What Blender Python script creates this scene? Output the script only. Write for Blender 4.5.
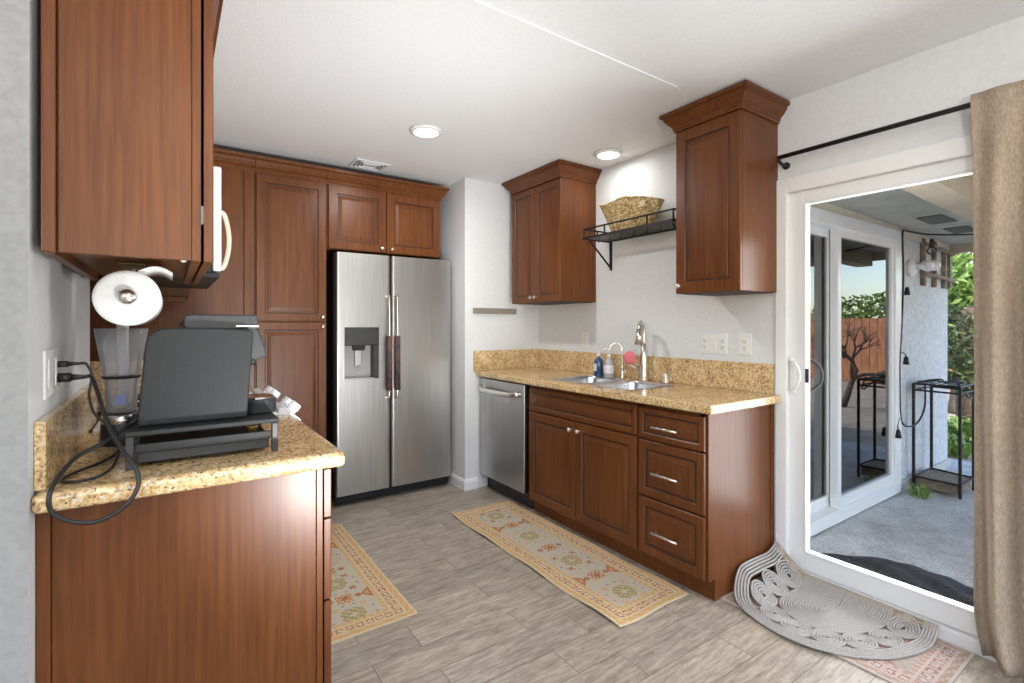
import bpy, bmesh, math, random
from mathutils import Vector, Matrix
random.seed(7)
PI = math.pi
S = bpy.context.scene
C = S.collection
for o in list(bpy.data.objects): bpy.data.objects.remove(o)

# ------------------------------------------------------------------ camera, world, sun, exposure
cam = bpy.data.cameras.new('camera'); co = bpy.data.objects.new('camera', cam); C.objects.link(co)
cam.sensor_width = 36; cam.lens = 497/1024*36; cam.shift_y = -16.5/1024; cam.clip_start = 0.02
co.location = (0, 0, 1.27); co.rotation_euler = (PI/2, 0, -math.atan(342/497))
S.camera = co
S.view_settings.view_transform = 'Standard'; S.view_settings.look = 'None'
S.view_settings.exposure = 0.12; S.view_settings.gamma = 1; S.view_settings.use_curve_mapping = False
W = bpy.data.worlds.new('sky'); S.world = W; W.use_nodes = True
wn = W.node_tree; bg = wn.nodes['Background']
sky = wn.nodes.new('ShaderNodeTexSky'); sky.sky_type = 'NISHITA'; sky.sun_disc = False
sky.sun_elevation = math.radians(42); sky.sun_rotation = math.radians(225)
wn.links.new(sky.outputs[0], bg.inputs[0]); bg.inputs[1].default_value = 0.62
sl = bpy.data.lights.new('sun', 'SUN'); sl.energy = 3.2; sl.angle = 0.01; sl.color = (1, .95, .85)
so = bpy.data.objects.new('sun', sl); C.objects.link(so)
so.rotation_euler = Vector((.42, .40, -.80)).to_track_quat('-Z', 'Y').to_euler()
def area(name, loc, direction, sx, sy, power, color=(1, 1, 1)):
    l = bpy.data.lights.new(name, 'AREA'); l.shape = 'RECTANGLE'; l.size = sx; l.size_y = sy; l.energy = power; l.color = color
    o = bpy.data.objects.new(name, l); C.objects.link(o); o.location = loc
    o.rotation_euler = Vector(direction).to_track_quat('-Z', 'Y').to_euler(); return o
# area lamps added as daylight fill outside the unseen living room windows
area('window_fill', (0.4, -3.62, 1.5), (0, 1, .45), 3.0, 1.7, 30, (.95, .98, 1))
area('window_fill', (-3.12, -1.4, 1.5), (1, 0, .25), 2.2, 1.5, 30, (.95, .98, 1))

# area lamp added outside the patio door as extra daylight fill
area('door_fill', (2.74, .50, .98), (-1, .15, .0), 1.4, 1.55, 42, (.97, .985, 1))

# ------------------------------------------------------------------ materials
def mat(name, col, rough=.5, metal=0, coat=0, **k):
    m = bpy.data.materials.new(name); m.use_nodes = True
    b = m.node_tree.nodes['Principled BSDF']
    b.inputs['Base Color'].default_value = (*col, 1); b.inputs['Roughness'].default_value = rough
    b.inputs['Metallic'].default_value = metal; b.inputs['Coat Weight'].default_value = coat
    b.inputs['Coat Roughness'].default_value = .25
    for kk, v in k.items(): b.inputs[kk.replace('_', ' ')].default_value = v
    return m
def nd(m, t, **k):
    n = m.node_tree.nodes.new(t)
    for a, v in k.items(): setattr(n, a, v)
    return n
def lk(m, a, b): m.node_tree.links.new(a, b)
def coords(m, scale, loc=(0, 0, 0), src='Object'):
    t = nd(m, 'ShaderNodeTexCoord'); p = nd(m, 'ShaderNodeMapping')
    p.inputs['Scale'].default_value = scale; p.inputs['Location'].default_value = loc
    lk(m, t.outputs[src], p.inputs[0]); return p.outputs[0]
def noise(m, vec, scale, detail=4, rough=.5):
    n = nd(m, 'ShaderNodeTexNoise'); n.inputs['Scale'].default_value = scale
    n.inputs['Detail'].default_value = detail; n.inputs['Roughness'].default_value = rough
    lk(m, vec, n.inputs['Vector']); return n
def ramp(m, fac, stops, interp='LINEAR'):
    r = nd(m, 'ShaderNodeValToRGB'); r.color_ramp.interpolation = interp
    e = r.color_ramp.elements
    while len(e) < len(stops): e.new(.5)
    for i, (p, c) in enumerate(stops):
        e[i].position = p; e[i].color = (*c, 1)
    lk(m, fac, r.inputs[0]); return r
def mix(m, a, b, fac, mode='MIX'):
    n = nd(m, 'ShaderNodeMix', data_type='RGBA', blend_type=mode)
    for s, v in ((n.inputs[0], fac), (n.inputs[6], a), (n.inputs[7], b)):
        if isinstance(v, (int, float)): s.default_value = v
        elif isinstance(v, tuple): s.default_value = (*v, 1)
        else: lk(m, v, s)
    return n.outputs[2]
def base(m): return m.node_tree.nodes['Principled BSDF']
def bump(m, h, strength, dist=.01):
    b = nd(m, 'ShaderNodeBump'); b.inputs['Strength'].default_value = strength; b.inputs['Distance'].default_value = dist
    lk(m, h, b.inputs['Height']); lk(m, b.outputs[0], base(m).inputs['Normal'])
def speckle(name, c0, c1, scale=40, rough=.6, bmp=0, metal=0, stretch=(1, 1, 1), coat=0):
    m = mat(name, c0, rough, metal, coat); v = coords(m, stretch)
    n = noise(m, v, scale)
    r = ramp(m, n.outputs[0], [(.35, c0), (.65, c1)]); lk(m, r.outputs[0], base(m).inputs['Base Color'])
    if bmp: bump(m, n.outputs[0], bmp)
    return m
def wood_mat(name, dark, light, stretch, rough=.34, coat=.10):
    m = mat(name, light, rough, 0, coat); v = coords(m, stretch)
    n = noise(m, v, 1.0, 6, .6); v2 = coords(m, (2.5, 2.5, 1.2)); n2 = noise(m, v2, 1.0, 3)
    r = ramp(m, n.outputs[0], [(.3, dark), (.7, light)])
    r2 = ramp(m, n2.outputs[0], [(.3, (.78, .74, .72)), (.7, (1.12, 1.1, 1.08))])
    lk(m, mix(m, r.outputs[0], r2.outputs[0], 1.0, 'MULTIPLY'), base(m).inputs['Base Color'])
    bump(m, n.outputs[0], .03, .002)
    return m
M = {}
M['wall'] = speckle('wall_paint', (.655, .67, .69), (.695, .71, .73), 60, .75, .05)
M['wall_shade'] = speckle('wall_paint_shaded', (.28, .285, .29), (.32, .325, .33), 60, .75, .05)  # darker copy of the wall paint, the partition's shade put into its colour
M['ceiling'] = speckle('ceiling_paint', (.77, .785, .80), (.81, .825, .84), 90, .8, .25)
M['trim'] = mat('white_trim_paint', (.78, .79, .80), .35)
M['vinyl'] = mat('white_vinyl', (.78, .79, .80), .3)
M['wood'] = wood_mat('cherry_cabinet_wood', (.100, .032, .0090), (.172, .060, .0175), (70, 70, 3.0))
base(M['wood']).inputs['Specular IOR Level'].default_value = .22
M['glaze'] = wood_mat('dark_glazed_groove', (.040, .013, .006), (.065, .022, .009), (70, 70, 3.0), rough=.4, coat=.1)
M['wood_in'] = mat('dark_cabinet_gap', (.03, .012, .008), .6)
M['steel'] = None
def steel(name, c=.56, rough=.3, st=(160, 160, 2.0)):
    m = mat(name, (c, c*.99, c*.97), rough, 1.0); v = coords(m, st); n = noise(m, v, 1, 3)
    r = ramp(m, n.outputs[0], [(.3, (c*.86,)*3), (.7, (c*1.1, c*1.09, c*1.07))])
    lk(m, r.outputs[0], base(m).inputs['Base Color'])
    mr = nd(m, 'ShaderNodeMapRange'); mr.inputs['To Min'].default_value = rough-.06; mr.inputs['To Max'].default_value = rough+.08
    lk(m, n.outputs[0], mr.inputs[0]); lk(m, mr.outputs[0], base(m).inputs['Roughness'])
    return m
M['steel'] = steel('brushed_stainless_steel', .50, .32)
M['nickel'] = mat('satin_nickel', (.72, .69, .64), .28, 1)
M['chrome'] = mat('chrome', (.8, .8, .8), .12, 1)
M['sink'] = mat('sink_steel', (.62, .62, .62), .3, 1)
M['black'] = speckle('black_plastic', (.018, .018, .019), (.024, .024, .026), 30, .42)
M['grey_black'] = speckle('charcoal_plastic', (.016, .017, .018), (.021, .022, .024), 200, .5, .05)
base(M['grey_black']).inputs['Specular IOR Level'].default_value = .25
M['iron'] = mat('black_iron', (.02, .018, .017), .5, .4)
M['wire'] = mat('grey_wire', (.16, .155, .145), .45, .6)
M['white_plastic'] = mat('white_plastic', (.75, .75, .74), .35)
M['grey_plastic'] = mat('grey_plastic', (.30, .30, .29), .45)
M['white_enamel'] = mat('white_enamel', (.72, .73, .74), .22)
M['paper'] = speckle('paper_towel', (.80, .80, .79), (.86, .86, .85), 60, .9, .05)
M['rubber'] = mat('black_rubber', (.012, .012, .013), .45)
# granite
def granite():
    m = mat('golden_granite', (.5, .36, .2), .16, 0, .3); v = coords(m, (1, 1, 1))
    n1 = noise(m, v, 85, 8, .75); n2 = noise(m, v, 14, 5, .6); n3 = noise(m, v, 120, 4, .6)
    r1 = ramp(m, n1.outputs[0], [(.34, (.12, .07, .04)), (.42, (.42, .27, .12)), (.52, (.66, .49, .27)), (.64, (.80, .69, .47))])
    r2 = ramp(m, n2.outputs[0], [(.36, (.84, .76, .64)), (.6, (1.1, 1.07, 1.03))])
    c = mix(m, r1.outputs[0], r2.outputs[0], 1.0, 'MULTIPLY')
    r3 = ramp(m, n3.outputs[0], [(.36, (1, 1, 1)), (.40, (0, 0, 0))])
    c = mix(m, c, (.045, .04, .04), r3.outputs[0])
    vo = nd(m, 'ShaderNodeTexVoronoi'); vo.inputs['Scale'].default_value = 48; lk(m, v, vo.inputs['Vector'])
    r4 = ramp(m, vo.outputs['Distance'], [(.13, (1, 1, 1)), (.22, (0, 0, 0))])
    c = mix(m, c, (.62, .60, .54), r4.outputs[0])
    lk(m, c, base(m).inputs['Base Color']); return m
M['granite'] = granite()
# floor: wood-look planks 0.61 x 0.155 m laid along X
def floor_mat():
    m = mat('wood_look_tile', (.4, .34, .29), .42); v = coords(m, (1, 1, 1), (-1.23+12.2, -1.20+12.4, 0), 'Object')
    b = nd(m, 'ShaderNodeTexBrick'); b.offset = .67; b.offset_frequency = 2; b.squash = 1
    b.inputs['Color1'].default_value = (0, 0, 0, 1); b.inputs['Color2'].default_value = (1, 1, 1, 1); b.inputs['Mortar'].default_value = (.5, .5, .5, 1)
    b.inputs['Scale'].default_value = 1; b.inputs['Mortar Size'].default_value = .0016; b.inputs['Mortar Smooth'].default_value = .2
    b.inputs['Brick Width'].default_value = .61; b.inputs['Row Height'].default_value = .155; b.inputs['Bias'].default_value = 0
    lk(m, v, b.inputs['Vector'])
    # offset the grain per plank
    vm = nd(m, 'ShaderNodeVectorMath', operation='MULTIPLY_ADD'); lk(m, b.outputs['Color'], vm.inputs[0])
    vm.inputs[1].default_value = (7, 5, 3); lk(m, v, vm.inputs[2])
    sc = nd(m, 'ShaderNodeVectorMath', operation='MULTIPLY'); lk(m, vm.outputs[0], sc.inputs[0]); sc.inputs[1].default_value = (5, 38, 1)
    n = noise(m, sc.outputs[0], 1.6, 8, .68)
    sc2 = nd(m, 'ShaderNodeVectorMath', operation='MULTIPLY'); lk(m, vm.outputs[0], sc2.inputs[0]); sc2.inputs[1].default_value = (3, 6, 1)
    n2 = noise(m, sc2.outputs[0], 1.2, 4, .6); n2.inputs['Distortion'].default_value = .8
    r = ramp(m, n.outputs[0], [(.30, (.225, .190, .155)), (.5, (.385, .338, .285)), (.70, (.53, .478, .415))])
    r2 = ramp(m, n2.outputs[0], [(.3, (.80, .78, .77)), (.65, (1.06, 1.05, 1.03))])
    c = mix(m, r.outputs[0], r2.outputs[0], 1.0, 'MULTIPLY')
    sc3 = nd(m, 'ShaderNodeVectorMath', operation='MULTIPLY'); lk(m, vm.outputs[0], sc3.inputs[0]); sc3.inputs[1].default_value = (18, 110, 1)
    n4 = noise(m, sc3.outputs[0], 1.4, 5, .7); r5 = ramp(m, n4.outputs[0], [(.36, (.80, .79, .77)), (.6, (1.07, 1.07, 1.06))])
    c = mix(m, c, r5.outputs[0], 1.0, 'MULTIPLY')
    r3 = ramp(m, b.outputs['Color'], [(0, (.90, .90, .90)), (1, (1.08, 1.06, 1.04))])
    c = mix(m, c, r3.outputs[0], 1.0, 'MULTIPLY')
    c = mix(m, c, (.13, .11, .095), b.outputs['Fac'])
    lk(m, c, base(m).inputs['Base Color'])
    bump(m, n4.outputs[0], .10, .004); return m
M['floor'] = floor_mat()
def glass_mat(name, refl, tint=(1, 1, 1), rough=0.0):
    m = bpy.data.materials.new(name); m.use_nodes = True; nt = m.node_tree; nt.nodes.remove(nt.nodes['Principled BSDF'])
    o = nt.nodes['Material Output']; t = nt.nodes.new('ShaderNodeBsdfTransparent'); t.inputs[0].default_value = (*tint, 1)
    g = nt.nodes.new('ShaderNodeBsdfGlossy'); g.inputs['Roughness'].default_value = rough
    f = nt.nodes.new('ShaderNodeFresnel'); f.inputs[0].default_value = refl
    x = nt.nodes.new('ShaderNodeMixShader'); nt.links.new(f.outputs[0], x.inputs[0]); nt.links.new(t.outputs[0], x.inputs[1]); nt.links.new(g.outputs[0], x.inputs[2])
    nt.links.new(x.outputs[0], o.inputs[0]); return m
M['glass'] = glass_mat('clear_window_glass', 1.18)
M['glass_dark'] = glass_mat('reflective_window_glass', 2.8, (.55, .6, .6))
M['clear_plastic'] = glass_mat('clear_plastic', 1.25, (.97, .97, .98), .05)
_m = M['clear_plastic']; _nt = _m.node_tree; _d = _nt.nodes.new('ShaderNodeBsdfTranslucent'); _d.inputs[0].default_value = (.85, .86, .9, 1)
_d2 = _nt.nodes.new('ShaderNodeBsdfDiffuse'); _d2.inputs[0].default_value = (.85, .86, .9, 1)
_a = _nt.nodes.new('ShaderNodeMixShader'); _a.inputs[0].default_value = .5; _x = _nt.nodes.new('ShaderNodeMixShader'); _x.inputs[0].default_value = .24
_old = _nt.nodes['Material Output'].inputs[0].links[0].from_socket
_nt.links.new(_d.outputs[0], _a.inputs[1]); _nt.links.new(_d2.outputs[0], _a.inputs[2]); _nt.links.new(_old, _x.inputs[1]); _nt.links.new(_a.outputs[0], _x.inputs[2]); _nt.links.new(_x.outputs[0], _nt.nodes['Material Output'].inputs[0])
M['bulb_glass'] = glass_mat('bulb_glass', 1.45, (.9, .9, .9))
def fabric(name, c0, c1, sc=(300, 300, 60)):
    m = mat(name, c0, .95); v = coords(m, sc); n = noise(m, v, 1, 3); v2 = coords(m, (8, 8, 3)); n2 = noise(m, v2, 1, 4)
    r = ramp(m, n.outputs[0], [(.35, c0), (.65, c1)]); r2 = ramp(m, n2.outputs[0], [(.3, (.85, .84, .83)), (.7, (1.1, 1.09, 1.07))])
    lk(m, mix(m, r.outputs[0], r2.outputs[0], 1, 'MULTIPLY'), base(m).inputs['Base Color']); bump(m, n.outputs[0], .3, .002); return m
M['curtain'] = fabric('linen_curtain', (.30, .235, .175), (.44, .36, .285))
M['rope'] = speckle('cotton_rope', (.34, .325, .31), (.52, .50, .485), 260, .95, .4)
M['rope_tan'] = speckle('tan_rope', (.36, .29, .21), (.50, .42, .32), 260, .95, .4)
def vcol(name):
    m = mat(name, (.5, .5, .5), .95); a = nd(m, 'ShaderNodeVertexColor'); a.layer_name = 'weave'
    v = coords(m, (1, 1, 1)); n = noise(m, v, 350, 2); r = ramp(m, n.outputs[0], [(.3, (.78, .78, .78)), (.7, (1.15, 1.15, 1.15))])
    lk(m, mix(m, a.outputs[0], r.outputs[0], 1, 'MULTIPLY'), base(m).inputs['Base Color']); bump(m, n.outputs[0], .3, .003); return m
M['rug'] = vcol('woven_rug')
def basket_mat():
    m = mat('woven_seagrass', (.5, .4, .2), .8); v = coords(m, (1, 1, 1.6)); vo = nd(m, 'ShaderNodeTexVoronoi'); vo.inputs['Scale'].default_value = 75; lk(m, v, vo.inputs['Vector'])
    n = noise(m, v, 30, 3)
    r = ramp(m, vo.outputs['Distance'], [(.1, (.95, .82, .52)), (.6, (.42, .31, .14))]); r2 = ramp(m, n.outputs[0], [(.35, (.7, .62, .5)), (.6, (1.25, 1.25, 1.2))])
    lk(m, mix(m, r.outputs[0], r2.outputs[0], 1, 'MULTIPLY'), base(m).inputs['Base Color']); bump(m, vo.outputs['Distance'], .9, .01); return m
M['basket'] = basket_mat()
M['basket_tag'] = mat('cream_card', (.75, .68, .5), .7)
M['lamp_on'] = mat('lit_diffuser', (1, 1, 1), .4, Emission_Color=(1, .97, .93, 1), Emission_Strength=3)
M['stucco'] = speckle('stucco', (.50, .52, .54), (.62, .64, .66), 22, .9, 1.0)
M['stucco_cream'] = speckle('cream_trim_paint', (.60, .54, .43), (.68, .62, .50), 30, .7)
M['patio_ceiling'] = speckle('patio_ceiling_paint', (.42, .42, .38), (.50, .50, .45), 6, .85, .1)
M['beam'] = speckle('beam_paint', (.50, .42, .30), (.58, .50, .38), 8, .8)
M['concrete'] = mat('patio_concrete', (.5, .5, .5), .9)
def _conc():
    m = M['concrete']; v = coords(m, (1, 1, 1)); a = noise(m, v, 5, 8, .7); b = noise(m, v, 60, 4, .7)
    r1 = ramp(m, a.outputs[0], [(.35, (.40, .40, .39)), (.65, (.60, .60, .59))]); r2 = ramp(m, b.outputs[0], [(.34, (.55, .54, .52)), (.46, (1, 1, 1)), (.7, (1.1, 1.1, 1.1))])
    lk(m, mix(m, r1.outputs[0], r2.outputs[0], 1, 'MULTIPLY'), base(m).inputs['Base Color']); bump(m, b.outputs[0], .5, .01)
_conc()
M['dirt'] = speckle('dirt', (.34, .28, .21), (.46, .40, .31), 4, .95, .5)
M['fence'] = speckle('redwood_fence', (.42, .17, .08), (.60, .28, .14), 3, .8, .2, stretch=(8, 8, 1))
M['bark'] = speckle('bark', (.10, .07, .05), (.19, .14, .10), 25, .9, .6)
M['trellis'] = speckle('weathered_trellis_wood', (.16, .12, .09), (.30, .24, .17), 20, .8, .2)
M['leaf'] = speckle('leaf', (.10, .19, .035), (.30, .42, .08), 12, .6)
M['leaf_dark'] = speckle('leaf_dark', (.05, .08, .025), (.13, .17, .05), 12, .6)
M['bark_mat'] = speckle('torn_black_mat', (.012, .012, .014), (.035, .035, .04), 40, .7, .8)
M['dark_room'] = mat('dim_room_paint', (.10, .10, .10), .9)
M['blue_soap'] = mat('blue_liquid', (.015, .06, .16), .15, 0, .4)
M['clear_soap'] = mat('clear_soap', (.55, .53, .55), .15, 0, .4, Transmission_Weight=.3)
M['label'] = mat('soap_label', (.70, .70, .75), .5)
M['pink'] = mat('pink_mesh', (.80, .20, .24), .7)
M['cover'] = speckle('patterned_cover', (.16, .06, .03), (.03, .04, .06), 22, .85)

# ------------------------------------------------------------------ object helpers
root_loc = {}
def T(o, label=None, cat=None, group=None, kind=None):
    if label: o['label'] = label
    if cat: o['category'] = cat
    if group: o['group'] = group
    if kind: o['kind'] = kind
    return o
def thing(name, label, cat, loc=(0, 0, 0), group=None):
    o = bpy.data.objects.new(name, None); C.objects.link(o); o.location = loc; o.empty_display_size = .05
    root_loc[o] = Vector(loc); return T(o, label, cat, group)
def obj(name, bm, material, parent=None, smooth=False, bev=0, origin=None, segs=2):
    off = root_loc.get(parent, Vector((0, 0, 0))) if parent else Vector(origin or (0, 0, 0))
    for v in bm.verts: v.co -= off
    bmesh.ops.recalc_face_normals(bm, faces=bm.faces[:])
    me = bpy.data.meshes.new(name); bm.to_mesh(me); bm.free()
    for mm in (material if isinstance(material, list) else [material]): me.materials.append(mm)
    if smooth:
        for p in me.polygons: p.use_smooth = True
    o = bpy.data.objects.new(name, me); C.objects.link(o)
    if parent: o.parent = parent; root_loc[o] = off
    else: o.location = off; root_loc[o] = off
    if bev:
        b = o.modifiers.new('bevel', 'BEVEL'); b.width = bev; b.segments = segs; b.limit_method = 'ANGLE'; b.angle_limit = math.radians(50)
    return o
def struct(name, bm, m, smooth=False, bev=0): return T(obj(name, bm, m, None, smooth, bev), kind='structure')
def B(): return bmesh.new()
def box(bm, x0, x1, y0, y1, z0, z1):
    r = bmesh.ops.create_cube(bm, size=1)['verts']
    bmesh.ops.transform(bm, verts=r, matrix=Matrix.Translation(((x0+x1)/2, (y0+y1)/2, (z0+z1)/2)) @ Matrix.Diagonal((abs(x1-x0), abs(y1-y0), abs(z1-z0), 1)))
    return bm
def bx(*a): return box(B(), *a)
def frame_to(d):
    d = Vector(d).normalized(); a = Vector((0, 0, 1)) if abs(d.z) < .95 else Vector((1, 0, 0))
    u = d.cross(a).normalized(); return u, d.cross(u).normalized()
def cyl(bm, p0, p1, r0, r1=None, n=20, caps=True):
    r1 = r0 if r1 is None else r1; p0 = Vector(p0); p1 = Vector(p1); u, w = frame_to(p1-p0)
    A = [bm.verts.new(p0 + r0*(u*math.cos(t)+w*math.sin(t))) for t in [2*PI*i/n for i in range(n)]]
    Bv = [bm.verts.new(p1 + r1*(u*math.cos(t)+w*math.sin(t))) for t in [2*PI*i/n for i in range(n)]]
    for i in range(n): bm.faces.new((A[i], A[(i+1) % n], Bv[(i+1) % n], Bv[i]))
    if caps: bm.faces.new(A[::-1]); bm.faces.new(Bv)
    return bm
def tube(bm, pts, r, n=8, closed=False, radii=None):
    pts = [Vector(p) for p in pts]; N = len(pts); rings = []; pu = None
    for i, p in enumerate(pts):
        if closed: d = pts[(i+1) % N]-pts[i-1]
        else: d = pts[min(i+1, N-1)]-pts[max(i-1, 0)]
        d.normalize()
        if pu is None: u, w = frame_to(d)
        else:
            u = (pu - d*pu.dot(d)).normalized(); w = d.cross(u)
        pu = u; rr = radii[i] if radii else r
        rings.append([bm.verts.new(p + rr*(u*math.cos(t)+w*math.sin(t))) for t in [2*PI*k/n for k in range(n)]])
    for i in range(N if closed else N-1):
        a = rings[i]; b = rings[(i+1) % N]
        for k in range(n): bm.faces.new((a[k], a[(k+1) % n], b[(k+1) % n], b[k]))
    if not closed: bm.faces.new(rings[0][::-1]); bm.faces.new(rings[-1])
    return bm
def spline(pts, sub=8, closed=False):
    P = [Vector(p) for p in pts]; out = []; N = len(P)
    for i in range(N if closed else N-1):
        if closed: a, b, c, d = P[i-1], P[i], P[(i+1) % N], P[(i+2) % N]
        else: a, b, c, d = P[max(i-1, 0)], P[i], P[i+1], P[min(i+2, N-1)]
        for s in range(sub):
            t = s/sub; out.append(.5*((2*b)+(c-a)*t+(2*a-5*b+4*c-d)*t*t+(3*b-a-3*c+d)*t**3))
    if not closed: out.append(P[-1])
    return out
def lathe(bm, prof, c=(0, 0, 0), axis='Z', n=28):
    c = Vector(c); rings = []
    for r, h in prof:
        ring = []
        for k in range(n):
            t = 2*PI*k/n; a, b = r*math.cos(t), r*math.sin(t)
            v = {'Z': (a, b, h), 'Y': (a, h, b), 'X': (h, a, b)}[axis]; ring.append(bm.verts.new(c+Vector(v)))
        rings.append(ring)
    for a, b in zip(rings, rings[1:]):
        for k in range(n): bm.faces.new((a[k], a[(k+1) % n], b[(k+1) % n], b[k]))
    if prof[0][0] > 1e-5: bm.faces.new(rings[0])
    if prof[-1][0] > 1e-5: bm.faces.new(rings[-1])
    bmesh.ops.remove_doubles(bm, verts=bm.verts[:], dist=1e-6)
    return bm
def prism(bm, pts, f, a, b):
    """extrude 2D polygon pts; f(u,v,w) -> 3D"""
    A = [bm.verts.new(f(u, v, a)) for u, v in pts]; Bv = [bm.verts.new(f(u, v, b)) for u, v in pts]; n = len(pts)
    for i in range(n): bm.faces.new((A[i], A[(i+1) % n], Bv[(i+1) % n], Bv[i]))
    bm.faces.new(A[::-1]); bm.faces.new(Bv); return bm
def slab(outer, holes, z0, z1):
    bm = B(); loops = []
    for pts in [outer]+holes:
        vs = [bm.verts.new((x, y, z1)) for x, y in pts]; loops.append(vs)
        for i in range(len(vs)): bm.edges.new((vs[i], vs[(i+1) % len(vs)]))
    bmesh.ops.triangle_fill(bm, edges=bm.edges[:], use_beauty=True)
    top = bm.faces[:]; mp = {}
    for v in list(bm.verts): mp[v] = bm.verts.new((v.co.x, v.co.y, z0))
    for f in top: bm.faces.new([mp[v] for v in reversed(f.verts)])
    for vs in loops:
        for i in range(len(vs)):
            a, b = vs[i], vs[(i+1) % len(vs)]; bm.faces.new((a, b, mp[b], mp[a]))
    return bm
def rrect(x0, x1, y0, y1, r, n=5):
    out = []
    for cx, cy, a0 in ((x1-r, y1-r, 0), (x0+r, y1-r, PI/2), (x0+r, y0+r, PI), (x1-r, y0+r, 3*PI/2)):
        for k in range(n+1): a = a0+PI/2*k/n; out.append((cx+r*math.cos(a), cy+r*math.sin(a)))
    return out
# raised-panel fronts. facing: '-X','+X','-Y'; plane = coordinate of the outer face
def place(facing, plane):
    if facing == '-X': return lambda u, v, d: Vector((plane+d, u, v))
    if facing == '+X': return lambda u, v, d: Vector((plane-d, u, v))
    return lambda u, v, d: Vector((u, plane+d, v))
def front_bm(facing, plane, u0, u1, z0, z1, t=.02, rail=.055, rise=True):
    f = place(facing, plane); bm = B()
    prof = [(0, t), (0, .003), (.003, 0), (rail-.006, 0), (rail-.002, .0035), (rail, .008), (rail+.008, .008)]
    if rise: prof += [(rail+.011, .006), (rail+.034, .0015), (rail+.037, .0015)]
    rings = [[bm.verts.new(f(a, b, d)) for a, b in ((u0+i, z0+i), (u1-i, z0+i), (u1-i, z1-i), (u0+i, z1-i))] for i, d in prof]
    for q, (a, b) in enumerate(zip(rings, rings[1:])):
        for k in range(4):
            fc = bm.faces.new((a[k], a[(k+1) % 4], b[(k+1) % 4], b[k])); fc.material_index = 1 if q in (4, 5) or q == 8 else 0
    bm.faces.new(rings[-1]); bm.faces.new(rings[0][::-1]); return bm
def knob_bm(facing, plane, u, z, s=1):
    f = place(facing, plane); bm = B(); n = 16; rings = []
    for r, d in ((.009, 0), (.0055, -.004), (.005, -.012), (.010, -.016), (.0135, -.021), (.0125, -.026), (.006, -.029), (0.0005, -.0295)):
        rings.append([bm.verts.new(f(u+s*r*math.cos(2*PI*k/n), z+s*r*math.sin(2*PI*k/n), d*s)) for k in range(n)])
    for a, b in zip(rings, rings[1:]):
        for k in range(n): bm.faces.new((a[k], a[(k+1) % n], b[(k+1) % n], b[k]))
    bm.faces.new(rings[0]); bm.faces.new(rings[-1]); return bm
CROWN = [(0, 0), (.008, 0), (.008, .010), (.013, .016), (.013, .023), (.018, .028), (.026, .034), (.040, .052), (.044, .058), (.044, .066), (.056, .071), (.058, .086), (0, .086)]
def sweep(bm, path, prof, z0, side=1, sz=1, so=1):
    """path: list of 2D points, profile (outward, up) with mitred corners"""
    P = [Vector(p) for p in path]; N = len(P); rings = []
    for i, p in enumerate(P):
        ds = []
        if i > 0: ds.append((P[i]-P[i-1]).normalized())
        if i < N-1: ds.append((P[i+1]-P[i]).normalized())
        ns = [Vector((d.y, -d.x))*side for d in ds]
        if len(ns) == 2:
            m = (ns[0]+ns[1]); m = m/(m.dot(ns[0]))
        else: m = ns[0]
        rings.append([bm.verts.new((p.x+m.x*o*so, p.y+m.y*o*so, z0+h*sz)) for o, h in prof])
    k = len(prof)
    for a, b in zip(rings, rings[1:]):
        for j in range(k): bm.faces.new((a[j], a[(j+1) % k], b[(j+1) % k], b[j]))
    bm.faces.new(rings[0]); bm.faces.new(rings[-1][::-1]); return bm
wood = M['wood']; WG = [M['wood'], M['glaze']]

# ================================================================== THE SETTING
WX = 2.575        # sink / patio door wall
CZ = 2.40
struct('floor', bx(-3, 2.62, -3.5, 4.3, -.08, 0), M['floor'])
struct('ceiling', bx(-3.1, 2.75, -3.6, 4.3, 2.404, 2.5), M['ceiling'])
# dropped kitchen ceiling: the thin step with a corner short of the sink wall
prs = [(-.9, 1.50), (1.985, 1.50), (2.22, 1.62), (2.575, 1.62), (2.575, 4.2), (-.9, 4.2)]
struct('trim_1', prism(B(), prs, lambda u, v, w: Vector((u, v, w)), CZ-.0005, 2.4045), M['ceiling'])
# right wall with the patio door opening (Y -.50 .. 1.335, z 0.0 .. 2.01)
bm = bx(WX, 2.72, 1.335, 4.3, 0, 2.42); box(bm, WX, 2.72, -.50, 1.335, 2.005, 2.42); box(bm, WX, 2.72, -3.6, -.50, -.08, 2.42)
struct('wall_right', bm, M['wall'])
struct('wall_back', bx(-.5, 2.6, 4.2, 4.3, 0, 2.42), M['wall'])
struct('wall_column', bx(1.864, WX, 3.345, 4.2, 0, 2.42), M['wall'])
bm = bx(-.40, -.24, 1.407, 2.36, 0, 2.42); box(bm, -.52, -.40, 1.40, 4.2, 0, 2.42)
struct('wall_left', bm, M['wall'])
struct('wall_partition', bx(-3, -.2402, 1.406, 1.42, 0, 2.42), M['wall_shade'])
# living room behind the camera: wall with a wide window, side wall with another
bm = bx(-3, -1.1, -3.6, -3.5, 0, 2.42); box(bm, 1.9, 2.6, -3.6, -3.5, 0, 2.42); box(bm, -1.1, 1.9, -3.6, -3.5, 0, .6); box(bm, -1.1, 1.9, -3.6, -3.5, 2.3, 2.42)
struct('wall_front', bm, M['wall'])
bm = bx(-3.1, -3, -3.6, -2.5, 0, 2.42); box(bm, -3.1, -3, -.3, 1.4, 0, 2.42); box(bm, -3.1, -3, -2.5, -.3, 0, .7); box(bm, -3.1, -3, -2.5, -.3, 2.25, 2.42)
struct('wall_side', bm, M['wall'])
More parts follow.
